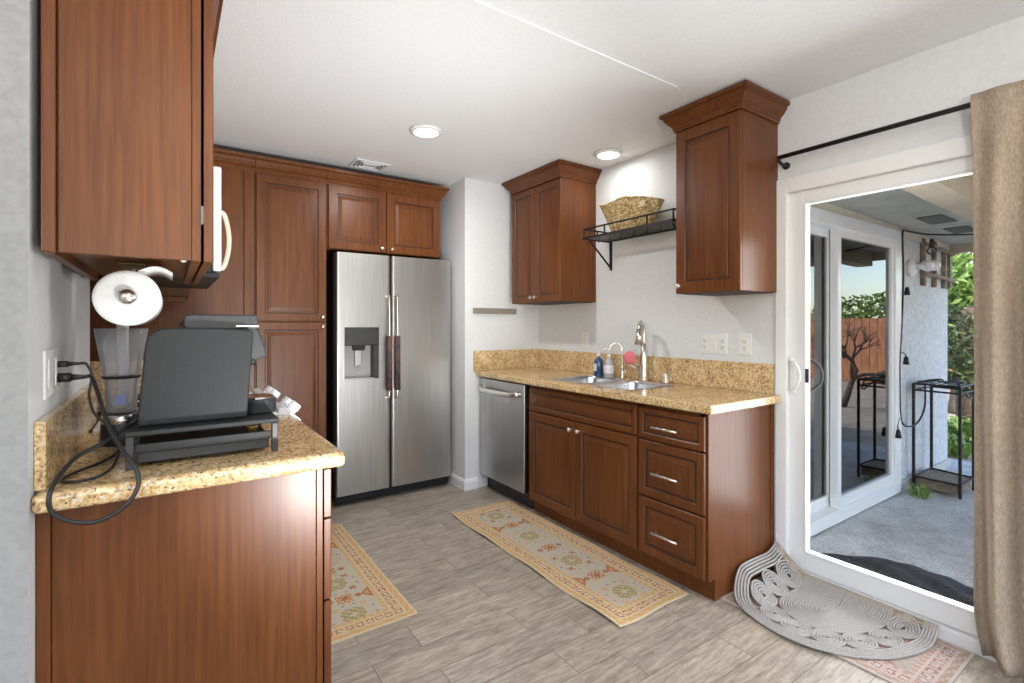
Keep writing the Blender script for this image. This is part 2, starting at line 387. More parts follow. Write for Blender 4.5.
# baseboards
bb = [(0, 0), (.014, 0), (.014, .06), (.010, .075), (.004, .085), (0, .085)]
struct('baseboard_column', sweep(B(), [(1.864, 3.62), (1.864, 3.345), (1.97, 3.345)], bb, 0, 1), M['trim'])
struct('baseboard_left', sweep(B(), [(-3, 1.4055), (-.24, 1.4055)], bb, 0, 1), M['trim'])

# ------------------------------------------------------------------ patio sliding door in the sink wall
def rail_frame(x0, x1, y0, y1, z0, z1, wy, wz0, wz1):
    bm = bx(x0, x1, y0, y0+wy, z0, z1); box(bm, x0, x1, y1-wy, y1, z0, z1)
    box(bm, x0, x1, y0+wy, y1-wy, z0, z0+wz0); box(bm, x0, x1, y0+wy, y1-wy, z1-wz1, z1); return bm
d1 = struct('door_1', rail_frame(2.562, 2.70, -.50, 1.338, -.01, 2.01, .058, .062, .075), M['vinyl'], bev=.004)
d1['label'] = 'white vinyl frame of the patio sliding door in the sink wall'
root_loc[d1] = Vector((0, 0, 0))
sash = obj('sliding_panel', rail_frame(2.590, 2.628, .40, 1.282, .054, 1.935, .072, .085, .060), M['vinyl'], d1, bev=.004)
obj('glazing_bead', rail_frame(2.586, 2.632, .472, 1.210, .139, 1.875, .010, .010, .006), M['trim'], sash, bev=.002)
obj('glass_pane', bx(2.607, 2.612, .478, 1.204, .143, 1.871), M['glass'], sash)
sash2 = obj('fixed_panel', rail_frame(2.640, 2.678, -.44, .46, .054, 1.935, .072, .085, .060), M['vinyl'], d1, bev=.004)
obj('glass_pane', bx(2.657, 2.662, -.37, .39, .137, 1.876), M['glass'], sash2)
hd = spline([(2.590, 1.262, 1.095), (2.572, 1.262, 1.090), (2.562, 1.235, 1.075), (2.558, 1.214, 1.02), (2.562, 1.235, .965), (2.572, 1.262, .950), (2.590, 1.262, .945)], 8)
obj('door_handle', tube(B(), hd, .0075, 10), M['vinyl'], d1, True)
obj('handle_plate', bx(2.583, 2.591, 1.250, 1.276, .925, 1.115), M['vinyl'], d1, bev=.003)
obj('latch', bx(2.584, 2.596, 1.186, 1.203, .985, 1.055), M['black'], d1, bev=.003)
hd = spline([(2.630, 1.215, 1.10), (2.645, 1.20, 1.095), (2.655, 1.165, 1.06), (2.655, 1.155, 1.02), (2.655, 1.165, .98), (2.645, 1.20, .945), (2.630, 1.215, .94)], 8)
obj('outer_handle', tube(B(), hd, .007, 10), M['grey_black'], d1, True)

# ================================================================== FRIDGE WALL: tall cabinetry
FY = 3.57
def add_crown(parent, path, z0, side, sz=1, so=1):
    return obj('crown_molding', sweep(B(), path, CROWN, z0, side, sz, so), wood, parent)
# flat corner cabinet panel
t = thing('corner_cabinet', 'tall flat cherry wood corner cabinet between the left wall and the pantry', 'cabinet', (0, 3.9, .0))
obj('panel', bx(-.39, .385, FY, 4.19, .0, 2.255), wood, t)
obj('stile', bx(.387, .447, FY-.006, 4.19, .0, 2.255), wood, t, bev=.003)
add_crown(t, [(-.39, FY), (.447, FY)], 2.245, 1, 1.2)
# pantry
t = thing('pantry_cabinet', 'tall cherry pantry cabinet with two raised panel doors left of the fridge', 'cabinet', (.67, 3.9, 0))
obj('body', bx(.449, .893, FY+.001, 4.19, .09, 2.255), wood, t)
obj('toe_kick', bx(.449, .893, FY+.06, 4.19, 0, .09), M['wood_in'], t)
d = obj('upper_door', front_bm('-Y', FY-.021, .455, .887, 1.296, 2.245), WG, t)
obj('knob', knob_bm('-Y', FY-.021, .862, 1.325), M['nickel'], d, True)
d = obj('lower_door', front_bm('-Y', FY-.021, .455, .887, .10, 1.288), WG, t)
obj('knob', knob_bm('-Y', FY-.021, .862, 1.258), M['nickel'], d, True)
add_crown(t, [(.449, FY), (.893, FY)], 2.245, 1, 1.2)
# over-fridge cabinet with the side gable
t = thing('over_fridge_cabinet', 'cherry wall cabinet with two doors directly above the steel fridge', 'cabinet', (1.33, 3.9, 1.79))
obj('body', bx(.895, 1.760, FY+.001, 4.19, 1.80, 2.255), wood, t)
d = obj('door', front_bm('-Y', FY-.021, .903, 1.313, 1.803, 2.245, rail=.06), WG, t)
obj('knob', knob_bm('-Y', FY-.021, 1.278, 1.83), M['nickel'], d, True)
d = obj('door', front_bm('-Y', FY-.021, 1.321, 1.752, 1.803, 2.245, rail=.06), WG, t)
obj('knob', knob_bm('-Y', FY-.021, 1.355, 1.83), M['nickel'], d, True)
add_crown(t, [(.895, FY), (1.760, FY), (1.760, 4.19)], 2.245, 1, 1.2)

# ------------------------------------------------------------------ fridge
t = thing('refrigerator', 'stainless steel side by side refrigerator with ice and water dispenser', 'refrigerator', (1.385, 3.85, 0))
obj('cabinet', bx(.950, 1.825, 3.585, 4.18, .03, 1.755), M['grey_black'], t, bev=.006)
obj('base_grille', bx(.945, 1.830, 3.545, 3.60, .018, .072), M['grey_black'], t, bev=.008)
for x in (.99, 1.78): obj('foot', cyl(B(), (x, 3.62, 0), (x, 3.62, .03), .018), M['rubber'], t)
def round_door(x0, x1, hole=None):
    """fridge door with softly rounded vertical edges; optional dispenser opening"""
    r = .018; y0, y1 = 3.50, 3.58; bm = B()
    z0, z1 = .083, 1.775
    prof = [(x0, y1)] + [(x0+r-r*math.cos(a), y0+r-r*math.sin(a)) for a in [PI/2*i/5 for i in range(6)]] + \
           [(x1-r+r*math.sin(a), y0+r-r*math.cos(a)) for a in [PI/2*i/5 for i in range(6)]] + [(x1, y1)]
    if not hole:
        prism(bm, prof, lambda u, v, w: Vector((u, v, w)), z0, z1)
        return bm
    hx0, hx1, hz0, hz1 = hole
    prism(bm, prof, lambda u, v, w: Vector((u, v, w)), z0, hz0); prism(bm, prof, lambda u, v, w: Vector((u, v, w)), hz1, z1)
    L = [p for p in prof if p[0] < x0+r+1e-6] + [(hx0, y0), (hx0, y1)]
    R = [(hx1, y1), (hx1, y0)] + [p for p in prof if p[0] > x1-r-1e-6]
    prism(bm, L, lambda u, v, w: Vector((u, v, w)), hz0, hz1); prism(bm, R, lambda u, v, w: Vector((u, v, w)), hz0, hz1)
    bmesh.ops.remove_doubles(bm, verts=bm.verts[:], dist=1e-5)
    return bm
fd = obj('freezer_door', round_door(.940, 1.328, (.994, 1.243, .885, 1.256)), M['steel'], t, bev=0)
rd = obj('fridge_door', round_door(1.338, 1.832), M['steel'], t)
ds = obj('dispenser', rail_frame(3.494, 3.502, .988, 1.249, .879, 1.262, .008, .008, .008), M['steel'], t)
for v in ds.data.vertices:      # the frame was drawn in YZ: turn it to face -Y
    x, y, z = v.co + root_loc[ds]; v.co = Vector((y, x, z)) - root_loc[ds]
obj('control_panel', bx(.996, 1.241, 3.497, 3.53, 1.125, 1.254), M['black'], ds, bev=.006)
obj('recess', prism(B(), [(3.50, .887), (3.575, .887), (3.578, .90), (3.572, 1.125), (3.577, 1.125), (3.5795, .885), (3.50, .885)], lambda u, v, w: Vector((w, u, v)), .994, 1.243), M['grey_plastic'], ds)
obj('spout', prism(B(), [(3.52, 1.125), (3.57, 1.125), (3.56, 1.09), (3.53, 1.09)], lambda u, v, w: Vector((w, u, v)), 1.07, 1.15), M['black'], ds)
obj('paddle', bx(1.085, 1.13, 3.548, 3.556, .98, 1.09), M['steel'], ds, bev=.003)
obj('side_wall', bx(1.205, 1.2425, 3.502, 3.575, .889, 1.125), M['black'], ds)
obj('drip_tray', bx(1.0, 1.205, 3.503, 3.57, .888, .895), M['steel'], ds)
for (x, nm) in ((1.302, 'freezer_handle'), (1.364, 'fridge_handle')):
    pts = spline([(x, 3.50, 1.48), (x, 3.468, 1.476), (x, 3.455, 1.44), (x, 3.45, 1.10), (x, 3.455, .78), (x, 3.468, .744), (x, 3.50, .74)], 8)
    h = obj(nm, tube(B(), pts, .0105, 12), M['nickel'], t, True)
    bm = B(); cyl(bm, (x, 3.45, .80), (x, 3.45, 1.19), (.0205), .0205, 16)
    T(obj('handle_cover', bm, M['cover'], h, True), 'dark patterned fabric cover wrapped round the handle')
# ================================================================== SINK RUN
FX = 1.99          # outer face of doors
t = thing('dishwasher', 'stainless steel dishwasher under the counter beside the white column wall', 'dishwasher', (2.25, 3.02, 0))
obj('tub', bx(2.03, 2.55, 2.745, 3.325, .10, .868), M['black'], t)
obj('door_panel', bx(1.985, 2.03, 2.742, 3.328, .118, .862), M['steel'], t, bev=.006)
pts = spline([(1.985, 2.79, .790), (1.955, 2.80, .788), (1.945, 2.86, .782), (1.943, 3.03, .780), (1.945, 3.21, .782), (1.955, 3.27, .788), (1.985, 3.28, .790)], 6)
bm = tube(B(), pts, .013, 10)
for v in bm.verts: v.co.z = .785 + (v.co.z-.785)*1.5
obj('handle', bm, M['nickel'], t, True)
obj('toe_panel', bx(2.06, 2.10, 2.742, 3.328, 0, .116), M['black'], t)
# sink base
t = thing('sink_base_cabinet', 'cherry base cabinet with two doors beneath the kitchen sink', 'cabinet', (2.25, 2.22, 0))
def carcass(y0, y1, zt=.872, hole=None):
    bm = bx(2.012, 2.03, y0, y1, .10, zt)
    box(bm, 2.012, 2.55, y0, y0+.016, .10, zt); box(bm, 2.012, 2.55, y1-.016, y1, .10, zt); box(bm, 2.03, 2.55, y0, y1, .10, .118); box(bm, 2.535, 2.55, y0, y1, .10, zt)
    return bm
obj('body', carcass(1.745, 2.725), wood, t)
obj('toe_kick', bx(2.06, 2.08, 1.745, 2.725, 0, .10), wood, t)
obj('false_drawer_front', front_bm('-X', FX, 1.757, 2.690, .700, .850, rail=.032), WG, t)
d = obj('door', front_bm('-X', FX, 2.230, 2.690, .104, .688), WG, t); obj('knob', knob_bm('-X', FX, 2.262, .642), M['nickel'], d, True)
d = obj('door', front_bm('-X', FX, 1.757, 2.222, .104, .688), WG, t); obj('knob', knob_bm('-X', FX, 2.190, .642), M['nickel'], d, True)
# drawers
t = thing('drawer_cabinet', 'cherry base cabinet with three drawers and plain end panel by the patio door', 'cabinet', (2.28, 1.55, 0))
obj('body', carcass(1.372, 1.744), wood, t)
obj('toe_kick', bx(2.06, 2.08, 1.372, 1.745, 0, .10), wood, t)
bm = prism(B(), [(2.0125, .100), (2.062, .100), (2.062, 0), (2.566, 0), (2.566, .873), (2.0125, .873)], lambda u, v, w: Vector((u, w, v)), 1.352, 1.371)
obj('end_panel', bm, wood, t, bev=.0015)
obj('end_stile', bx(2.54, 2.568, 1.346, 1.352, 0, .873), wood, t)
for z0, z1, hz in ((.694, .850, .765), (.404, .684, .535), (.110, .394, .242)):
    d = obj('drawer_front', front_bm('-X', FX, 1.361, 1.743, z0, z1, rail=.045 if z1-z0 > .2 else .032), WG, d if False else t)
    f = B(); tube(f, [(1.958, 1.482, hz), (1.958, 1.635, hz)], .006, 10); cyl(f, (1.958, 1.50, hz), (1.9895, 1.50, hz), .004, n=8); cyl(f, (1.958, 1.617, hz), (1.9895, 1.617, hz), .004, n=8)
    obj('handle', f, M['nickel'], d, True)
# counter with sink cut-outs
bowls = [(2.065, 2.455, 2.235, 2.575), (2.065, 2.455, 1.855, 2.205)]
holes = [rrect(a, b, c, d, .06) for a, b, c, d in bowls]
t = thing('sink_countertop', 'long golden granite countertop holding the double sink', 'countertop', (2.25, 2.34, .876))
bm = slab([(1.955, 1.303), (2.561, 1.303), (2.561, 1.342), (2.5745, 1.342), (2.5745, 3.344), (1.955, 3.344)], holes, .874, .914)
obj('slab', bm, M['granite'], t, bev=.010, segs=3)
obj('backsplash', bx(2.553, 2.574, 1.347, 3.344, .9145, 1.068), M['granite'], t, bev=.002)
obj('side_splash', bx(1.935, 2.553, 3.323, 3.3445, .9145, 1.068), M['granite'], t, bev=.002)
# sink
t = thing('kitchen_sink', 'stainless double bowl undermount kitchen sink in the granite counter', 'sink', (2.275, 2.23, .70))
for a, b, c, d in bowls:
    bm = B(); rings = []
    for ins, z in ((-.004, .9155), (.0025, .9150), (.005, .90), (.010, .74), (.03, .715), (.07, .708)):
        rings.append([bm.verts.new((x, y, z)) for x, y in rrect(a+ins, b-ins, c+ins, d-ins, max(.06-ins*.5, .02))])
    for p, q in zip(rings, rings[1:]):
        for k in range(len(p)): bm.faces.new((p[k], p[(k+1) % len(p)], q[(k+1) % len(p)], q[k]))
    bm.faces.new(rings[-1]); bo = obj('bowl', bm, M['sink'], t, True)
    obj('drain', lathe(B(), [(.042, .0), (.040, .004), (.03, .004), (.026, .001), (0.001, .001)], ((a+b)/2+.05, (c+d)/2, .7082)), M['chrome'], bo, True)
# faucet
t = thing('kitchen_faucet', 'tall brushed nickel pull down faucet behind the double sink', 'faucet', (2.505, 2.15, .914))
obj('body', lathe(B(), [(.028, .0), (.028, .006), (.023, .012), (.024, .06), (.027, .10), (.023, .16), (.0165, .24)], (2.505, 2.15, .9145)), M['nickel'], t, True)
pts = spline([(2.505, 2.15, 1.14), (2.503, 2.149, 1.23), (2.492, 2.144, 1.265), (2.462, 2.128, 1.285), (2.425, 2.108, 1.278), (2.405, 2.096, 1.252), (2.398, 2.091, 1.23)], 8)
obj('neck', tube(B(), pts, .0145, 14), M['nickel'], t, True)
obj('spray_head', cyl(B(), (2.399, 2.092, 1.245), (2.386, 2.088, 1.150), .016, .027, 20), M['nickel'], t, True)
bm = B(); cyl(bm, (2.505, 2.15, .985), (2.492, 2.192, .99), .013, .013, 14); tube(bm, [(2.492, 2.192, .99), (2.475, 2.222, 1.005), (2.455, 2.25, 1.03)], .006, 10)
obj('lever', bm, M['nickel'], t, True)
t = thing('scrubber_puff', 'pink mesh scrubber leaning on the tall faucet', 'scrubber', (2.452, 2.222, 1.03))
bm = B()
for k in range(9):
    a = k*PI/9; pts = []
    for s in range(24):
        th = 2*PI*s/24; rr = .034*(1+.07*math.sin(6*th+k)); pts.append((2.452+rr*math.cos(th)*math.cos(a)*.75, 2.222+rr*math.cos(th)*math.sin(a), 1.058+rr*math.sin(th)))
    tube(bm, pts, .0085, 6, True)
obj('mesh_ball', bm, M['pink'], t, True)
t = thing('filter_faucet', 'small chrome gooseneck water faucet between soap bottles and tall faucet', 'faucet', (2.50, 2.33, .914))
obj('base', lathe(B(), [(.018, 0), (.018, .008), (.011, .02), (.011, .05), (.007, .06)], (2.50, 2.33, .9145)), M['chrome'], t, True)
pts = spline([(2.50, 2.33, .97), (2.50, 2.33, 1.09), (2.495, 2.335, 1.128), (2.47, 2.35, 1.15), (2.44, 2.37, 1.135), (2.428, 2.378, 1.10)], 8)
obj('spout', tube(B(), pts, .006, 10), M['chrome'], t, True)
bm = B(); tube(bm, [(2.50, 2.325, .955), (2.488, 2.295, .962), (2.478, 2.275, .965)], .006, 8)
obj('lever', bm, M['chrome'], t, True)
for (x, y, key, lab) in ((2.440, 2.490, 'blue_soap', 'pump bottle of dark blue dish soap beside the sink'), (2.440, 2.395, 'clear_soap', 'pump bottle of pale clear hand soap next to the blue one')):
    t = thing('soap_dispenser', lab, 'soap bottle', (x, y, .914), 'soap bottles behind the sink')
    bt = obj('bottle', lathe(B(), [(.028, 0), (.032, .004), (.032, .10), (.027, .118), (.013, .128), (.013, .136)], (x, y, .9145), n=24), M[key], t, True)
    obj('label', lathe(B(), [(.0324, .030), (.0326, .031), (.0326, .085), (.0324, .086)], (x, y, .9145), n=24), M['label'], bt, True) if key == 'clear_soap' else obj('label', bx(x-.0345, x-.0315, y-.012, y+.012, .955, 1.005), M['label'], bt)
    bm = cyl(B(), (x, y, 1.05), (x, y, 1.072), .012, n=16); cyl(bm, (x, y, 1.072), (x, y, 1.10), .004, n=8)
    obj('pump', bm, M['white_plastic'], t, True)
    obj('nozzle', tube(B(), spline([(x, y, 1.095), (x-.005, y+.003, 1.108), (x-.022, y+.01, 1.11), (x-.036, y+.016, 1.10)], 5), .0045, 8), M['white_plastic'], t, True)
t = thing('air_gap', 'short chrome dishwasher air gap cap on the granite right of the faucet', 'air gap', (2.50, 1.975, .914))
obj('cap', lathe(B(), [(.022, 0), (.022, .006), (.0185, .010), (.0185, .052), (.015, .058), (.001, .060)], (2.50, 1.975, .9145)), M['nickel'], t, True)

# wall plates
def wall_plate(name, lab, y0, y1, z0, z1, kinds):
    t = thing(name, lab, 'outlet' if 'outlet' in name else 'switch plate', (WX, (y0+y1)/2, (z0+z1)/2))
    obj('plate', bx(WX-.006, WX-.0002, y0, y1, z0, z1), M['white_plastic'], t, bev=.003)
    n = len(kinds); zc = (z0+z1)/2
    for i, k in enumerate(kinds):
        yc = y1-(y1-y0)*(i+.5)/n
        if k == 's':
            obj('rocker', bx(WX-.010, WX-.005, yc-.016, yc+.016, zc-.033, zc+.033), M['white_plastic'], t, bev=.002)
        else:
            f = obj('receptacle', bx(WX-.008, WX-.005, yc-.017, yc+.017, zc-.034, zc+.034), M['white_plastic'], t, bev=.002)
            bm = B()
            for dz in (.018, -.018):
                box(bm, WX-.0088, WX-.0078, yc-.008, yc-.0055, zc+dz-.005, zc+dz+.005); box(bm, WX-.0088, WX-.0078, yc+.0055, yc+.008, zc+dz-.005, zc+dz+.005); box(bm, WX-.0088, WX-.0078, yc-.002, yc+.002, zc+dz-.012, zc+dz-.008)
            obj('slots', bm, M['grey_black'], f)
wall_plate('wall_outlet', 'wide three gang white outlet and switch plate above the backsplash', 1.610, 1.775, 1.105, 1.222, 'oso')
wall_plate('wall_outlet', 'single white outlet plate nearest the patio door frame', 1.468, 1.545, 1.105, 1.222, 'o')
wall_plate('light_switch', 'single white wall switch under the far cabinet left of the soaps', 2.735, 2.806, 1.10, 1.215, 's')

# upper cabinets on the sink wall
def wall_cabinet(lab, y0, y1, doors, knobs):
    t = thing('wall_cabinet', lab, 'cabinet', (2.40, (y0+y1)/2, 1.437))
    xf = 2.232
    obj('body', bx(xf+.021, WX-.001, y0, y1, 1.437, 2.31), wood, t)
    obj('bottom_shade', bx(xf+.03, WX-.015, y0+.016, y1-.016, 1.434, 1.4365), M['wood_in'], t)  # dark sheet stands in for the shade of a hollow underside
    for (a, b) in doors:
        d = obj('door', front_bm('-X', xf, a, b, 1.437, 2.295, rail=.06 if len(doors) == 1 else .05), WG, t)
        ks = [k for k in knobs if a < k < b]
        for k in ks: obj('knob', knob_bm('-X', xf, k, 1.475), M['nickel'], d, True)
    add_crown(t, [(WX-.001, y1), (xf+.004, y1), (xf+.004, y0), (WX-.001, y0)], 2.300, 1, 1.10, 1.08)
    return t
wall_cabinet('single door cherry wall cabinet nearest the patio door', 1.330, 1.697, [(1.331, 1.696)], [1.667])
wall_cabinet('two door cherry wall cabinet in the corner left of the wire shelf', 2.655, 3.245, [(2.656, 2.948), (2.952, 3.244)], [2.925, 2.975])
# ceiling step at corner hides behind the crown

# wire shelf
t = thing('wire_shelf', 'black wrought iron wall shelf with rail and hooks between the wall cabinets', 'shelf', (2.46, 2.15, 1.87))
x0, x1, y0, y1, zs = 2.33, 2.565, 1.785, 2.53, 1.862
bm = B(); box(bm, x0, x0+.010, y0, y1, zs-.007, zs+.007); box(bm, x1-.010, x1, y0, y1, zs-.007, zs+.007); box(bm, x0, x1, y0, y0+.010, zs-.007, zs+.007); box(bm, x0, x1, y1-.010, y1, zs-.007, zs+.007)
obj('frame', bm, M['iron'], t)
bm = B()
for k in range(1, 40): y = y0+(y1-y0)*k/40; cyl(bm, (x0+.006, y, zs), (x1-.006, y, zs), .0018, n=6)
for k in range(1, 8): x = x0+(x1-x0)*k/8; cyl(bm, (x, y0+.006, zs+.003), (x, y1-.006, zs+.003), .0025, n=6)
obj('mesh_deck', bm, M['wire'], t)
bm = B(); tube(bm, [(x1-.005, y0+.006, zs+.062), (x0+.006, y0+.006, zs+.062), (x0+.006, y1-.006, zs+.062), (x1-.005, y1-.006, zs+.062)], .006, 8)
for (x, y) in ((x0+.006, y0+.006), (x0+.006, y1-.006), (x0+.006, 2.33), (x0+.006, 1.98), (2.46, y0+.006), (2.46, y1-.006)): cyl(bm, (x, y, zs), (x, y, zs+.062), .0055, n=8)
obj('guard_rail', bm, M['iron'], t)
for y in (y0+.03, y1-.03):
    bm = B(); box(bm, x1-.002, WX-.0005, y-.008, y+.008, 1.655, zs); tube(bm, [(x0+.03, y, zs-.012), (x1, y, 1.675)], .0065, 8)
    obj('bracket', bm, M['iron'], t)
for k in range(7):
    y = y0+.09+k*.10; pts = [(x0+.004, y, zs-.01), (x0+.002, y, zs-.032)]+[(x0-.006-.008*math.cos(a)+.008-.0, y, zs-.034-.010*math.sin(a)) for a in [PI*j/6 for j in range(7)]][::-1]
    pts = [(x0+.004, y, zs-.01), (x0+.004, y, zs-.035), (x0, y, zs-.045), (x0-.008, y, zs-.046), (x0-.012, y, zs-.036)]
    obj('hook', tube(B(), spline(pts, 4), .0022, 6), M['iron'], t, True)
# basket : boat shaped
t = thing('woven_basket', 'boat shaped woven straw basket sitting on the iron wall shelf', 'basket', (2.45, 2.20, 1.874))
bm = B(); nu, nv = 48, 12; rings = []
def basket_pt(th, v, inset=0):
    c, s = math.cos(th), math.sin(th)
    L = .155+.105*v; Wd = .060+.035*v
    top = 1.876 + v*(.200 - .052*max(0, -s)**1.5 + .012*max(0, s)**3 - .014*math.sin(PI*max(0, s)))
    return Vector((2.447+(Wd-inset)*c, 2.200+(L-inset)*s + .012*v, top))
for j in range(nv+1):
    v = j/nv; rings.append([bm.verts.new(basket_pt(2*PI*i/nu, v)) for i in range(nu)])
for j in range(nv, -1, -1):
    v = j/nv; p = [basket_pt(2*PI*i/nu, v, .008) for i in range(nu)]
    if j == 0:
        for q in p: q.z += .008
    rings.append([bm.verts.new(q) for q in p])
for a, b in zip(rings, rings[1:]):
    for i in range(nu): bm.faces.new((a[i], a[(i+1) % nu], b[(i+1) % nu], b[i]))
bm.faces.new(rings[0]); bm.faces.new(rings[-1])
obj('weave', bm, M['basket'], t, True)
obj('rim', tube(B(), [basket_pt(2*PI*i/nu, 1.0, .004) for i in range(nu)], .007, 8, True), M['basket'], t, True)
bm = B(); p = basket_pt(PI+.72, .80); box(bm, p.x-.006, p.x-.003, p.y-.022, p.y+.022, p.z-.018, p.z+.018)
obj('price_tag', bm, M['basket_tag'], t)

# magnetic knife strip on the column wall
t = thing('knife_strip', 'brown and steel magnetic knife strip on the white column wall', 'knife strip', (2.13, 3.345, 1.38))
obj('bar', bx(1.932, 2.335, 3.325, 3.3445, 1.358, 1.402), mat('grey_brown_bar', (.25, .22, .18), .4), t, bev=.004)

# ================================================================== LEFT COUNTER RUN
t = thing('peninsula_cabinet', 'cherry base cabinet with plain end panel beneath the near left counter', 'cabinet', (.06, 1.8, 0))
obj('body', bx(-.239, .350, 1.492, 2.135, .10, .872), wood, t)
obj('end_panel', bx(-.214, .340, 1.471, 1.491, 0, .872), wood, t, bev=.0015)
obj('corner_stile', bx(-.2395, -.215, 1.466, 1.491, 0, .872), wood, t, bev=.003)
obj('face_frame', bx(.341, .358, 1.469, 2.135, .09, .872), wood, t, bev=.0015)
obj('toe_kick', bx(-.2, .30, 1.492, 2.135, 0, .10), M['wood_in'], t)
for z0, z1 in ((.72, .855), (.485, .712), (.11, .477)):
    d = obj('drawer_front', front_bm('+X', .384, 1.476, 2.125, z0, z1, rail=.04), WG, t)
    f = B(); zc = (z0+z1)/2; tube(f, [(.412, 1.74, zc), (.412, 1.90, zc)], .006, 10); cyl(f, (.412, 1.76, zc), (.3845, 1.76, zc), .004, n=8); cyl(f, (.412, 1.88, zc), (.3845, 1.88, zc), .004, n=8)
    obj('handle', f, M['nickel'], d, True)
t = thing('near_countertop', 'golden granite countertop with rounded edge under the coffee machine', 'countertop', (.06, 1.8, .876))
bm = bx(-.2395, .408, 1.415, 2.150, .872, .914); obj('slab', bm, M['granite'], t, bev=.014, segs=4)
obj('backsplash', bx(-.2395, -.220, 1.45, 2.355, .9145, 1.062), M['granite'], t, bev=.002)
t = thing('corner_base_cabinet', 'cherry base cabinet in the corner beyond the white range', 'cabinet', (0, 3.2, 0))
obj('body', bx(-.395, .36, 2.925, 3.568, .0, .872), wood, t)
obj('door', front_bm('+X', .382, 2.94, 3.50, .11, .855), WG, t)
t = thing('corner_countertop', 'granite countertop in the far corner behind the range', 'countertop', (0, 3.25, .876))
obj('slab', bx(-.395, .384, 2.922, 3.566, .873, .914), M['granite'], t, bev=.012, segs=3)
obj('backsplash', bx(-.395, .38, 3.545, 3.5665, .9145, 1.07), M['granite'], t, bev=.002)
# range
t = thing('kitchen_range', 'white gas range with front knobs behind the coffee machine', 'stove', (.05, 2.54, 0))
obj('body', bx(-.215, .385, 2.158, 2.914, .02, .900), M['white_enamel'], t, bev=.005)
obj('cooktop', bx(-.215, .36, 2.158, 2.914, .900, .922), M['white_enamel'], t, bev=.006)
obj('control_panel', prism(B(), [(.355, .935), (.380, .940), (.440, .885), (.440, .81), (.386, .81), (.386, .90), (.355, .90)], lambda u, v, w: Vector((u, w, v)), 2.158, 2.914), M['white_enamel'], t, bev=.003)
n_ = Vector((.67, 0, .74)).normalized()
for ky in (2.225, 2.375, 2.69, 2.84):
    c = Vector((.412, ky, .913)); bm = B(); cyl(bm, c-n_*.002, c+n_*.012, .022, .022, 20); cyl(bm, c+n_*.012, c+n_*.040, .026, .022, 12)
    obj('knob', bm, M['white_enamel'], t, bev=.003)
for y in (2.345, 2.725):
    bm = B()
    for dx in (-.17, -.02, .13):
        tube(bm, [(dx+.05, y-.15, .945), (dx+.05, y+.15, .945)], .006, 6)
    for dy in (-.15, 0, .15): tube(bm, [(-.17, y+dy, .945), (.24, y+dy, .945)], .006, 6)
    for dx in (-.17, .24):
        for dy in (-.15, .15): cyl(bm, (dx, y+dy, .9225), (dx, y+dy, .945), .006, n=8)
    obj('grate', bm, M['iron'], t)
    for dx in (-.07, .12): obj('burner', cyl(B(), (dx, y, .9225), (dx, y, .938), .045, .04, 24), M['black'], t, bev=.002)
obj('oven_door', bx(.3855, .425, 2.175, 2.897, .20, .80), M['white_enamel'], t, bev=.006)
bm = B(); tube(bm, [(.462, 2.20, .765), (.462, 2.87, .765)], .011, 12)
for y in (2.23, 2.84): cyl(bm, (.462, y, .765), (.425, y, .765), .008, n=8)
obj('oven_handle', bm, M['white_enamel'], t, True)
obj('storage_drawer', bx(.3855, .42, 2.175, 2.897, .03, .19), M['white_enamel'], t, bev=.006)

# near upper cabinet
t = thing('wall_cabinet', 'large cherry wall cabinet at the top left over the coffee machine', 'cabinet', (-.08, 1.75, 1.424))
obj('body', bx(-.222, .062, 1.436, 1.66, 1.445, 2.32), wood, t)
obj('rear_body', bx(-.2395, .062, 1.66, 2.235, 1.445, 2.32), wood, t)
obj('side_panel', bx(-.197, .043, 1.423, 1.436, 1.4255, 2.32), wood, t, bev=.0015)
obj('back_stile', bx(-.2235, -.200, 1.417, 1.436, 1.424, 2.32), wood, t, bev=.003)
obj('front_stile', bx(.0435, .062, 1.420, 1.436, 1.424, 2.32), wood, t, bev=.0015)
obj('bottom_rail', bx(-.2235, -.205, 1.436, 2.235, 1.424, 1.445), wood, t)
obj('front_rail', bx(.042, .062, 1.436, 2.235, 1.424, 1.445), wood, t)
for a, b in ((1.420, 1.825), (1.829, 2.233)):
    d = obj('door', front_bm('+X', .088, a, b, 1.424, 2.30), WG, t)
obj('hinge', bx(.0605, .0685, 1.424, 1.436, 1.515, 1.56), M['wire'], t, bev=.001)
obj('hook', tube(B(), spline([(.02, 1.45, 1.445), (.02, 1.45, 1.435), (.026, 1.45, 1.425), (.034, 1.45, 1.430)], 4), .003, 8), M['white_plastic'], t, True)
add_crown(t, [(-.222, 1.420), (.088, 1.420), (.088, 2.235)], 2.300, 1, 1.10, 1.1)
# cabinet over microwave
t = thing('wall_cabinet', 'short cherry wall cabinet above the white microwave', 'cabinet', (-.08, 2.5, 1.905))
obj('body', bx(-.238, .066, 2.238, 2.998, 1.915, 2.32), wood, t)
for a, b in ((2.240, 2.615), (2.619, 2.996)): obj('door', front_bm('+X', .088, a, b, 1.917, 2.30), WG, t)
add_crown(t, [(.088, 2.238), (.088, 2.998)], 2.300, 1, 1.10, 1.1)
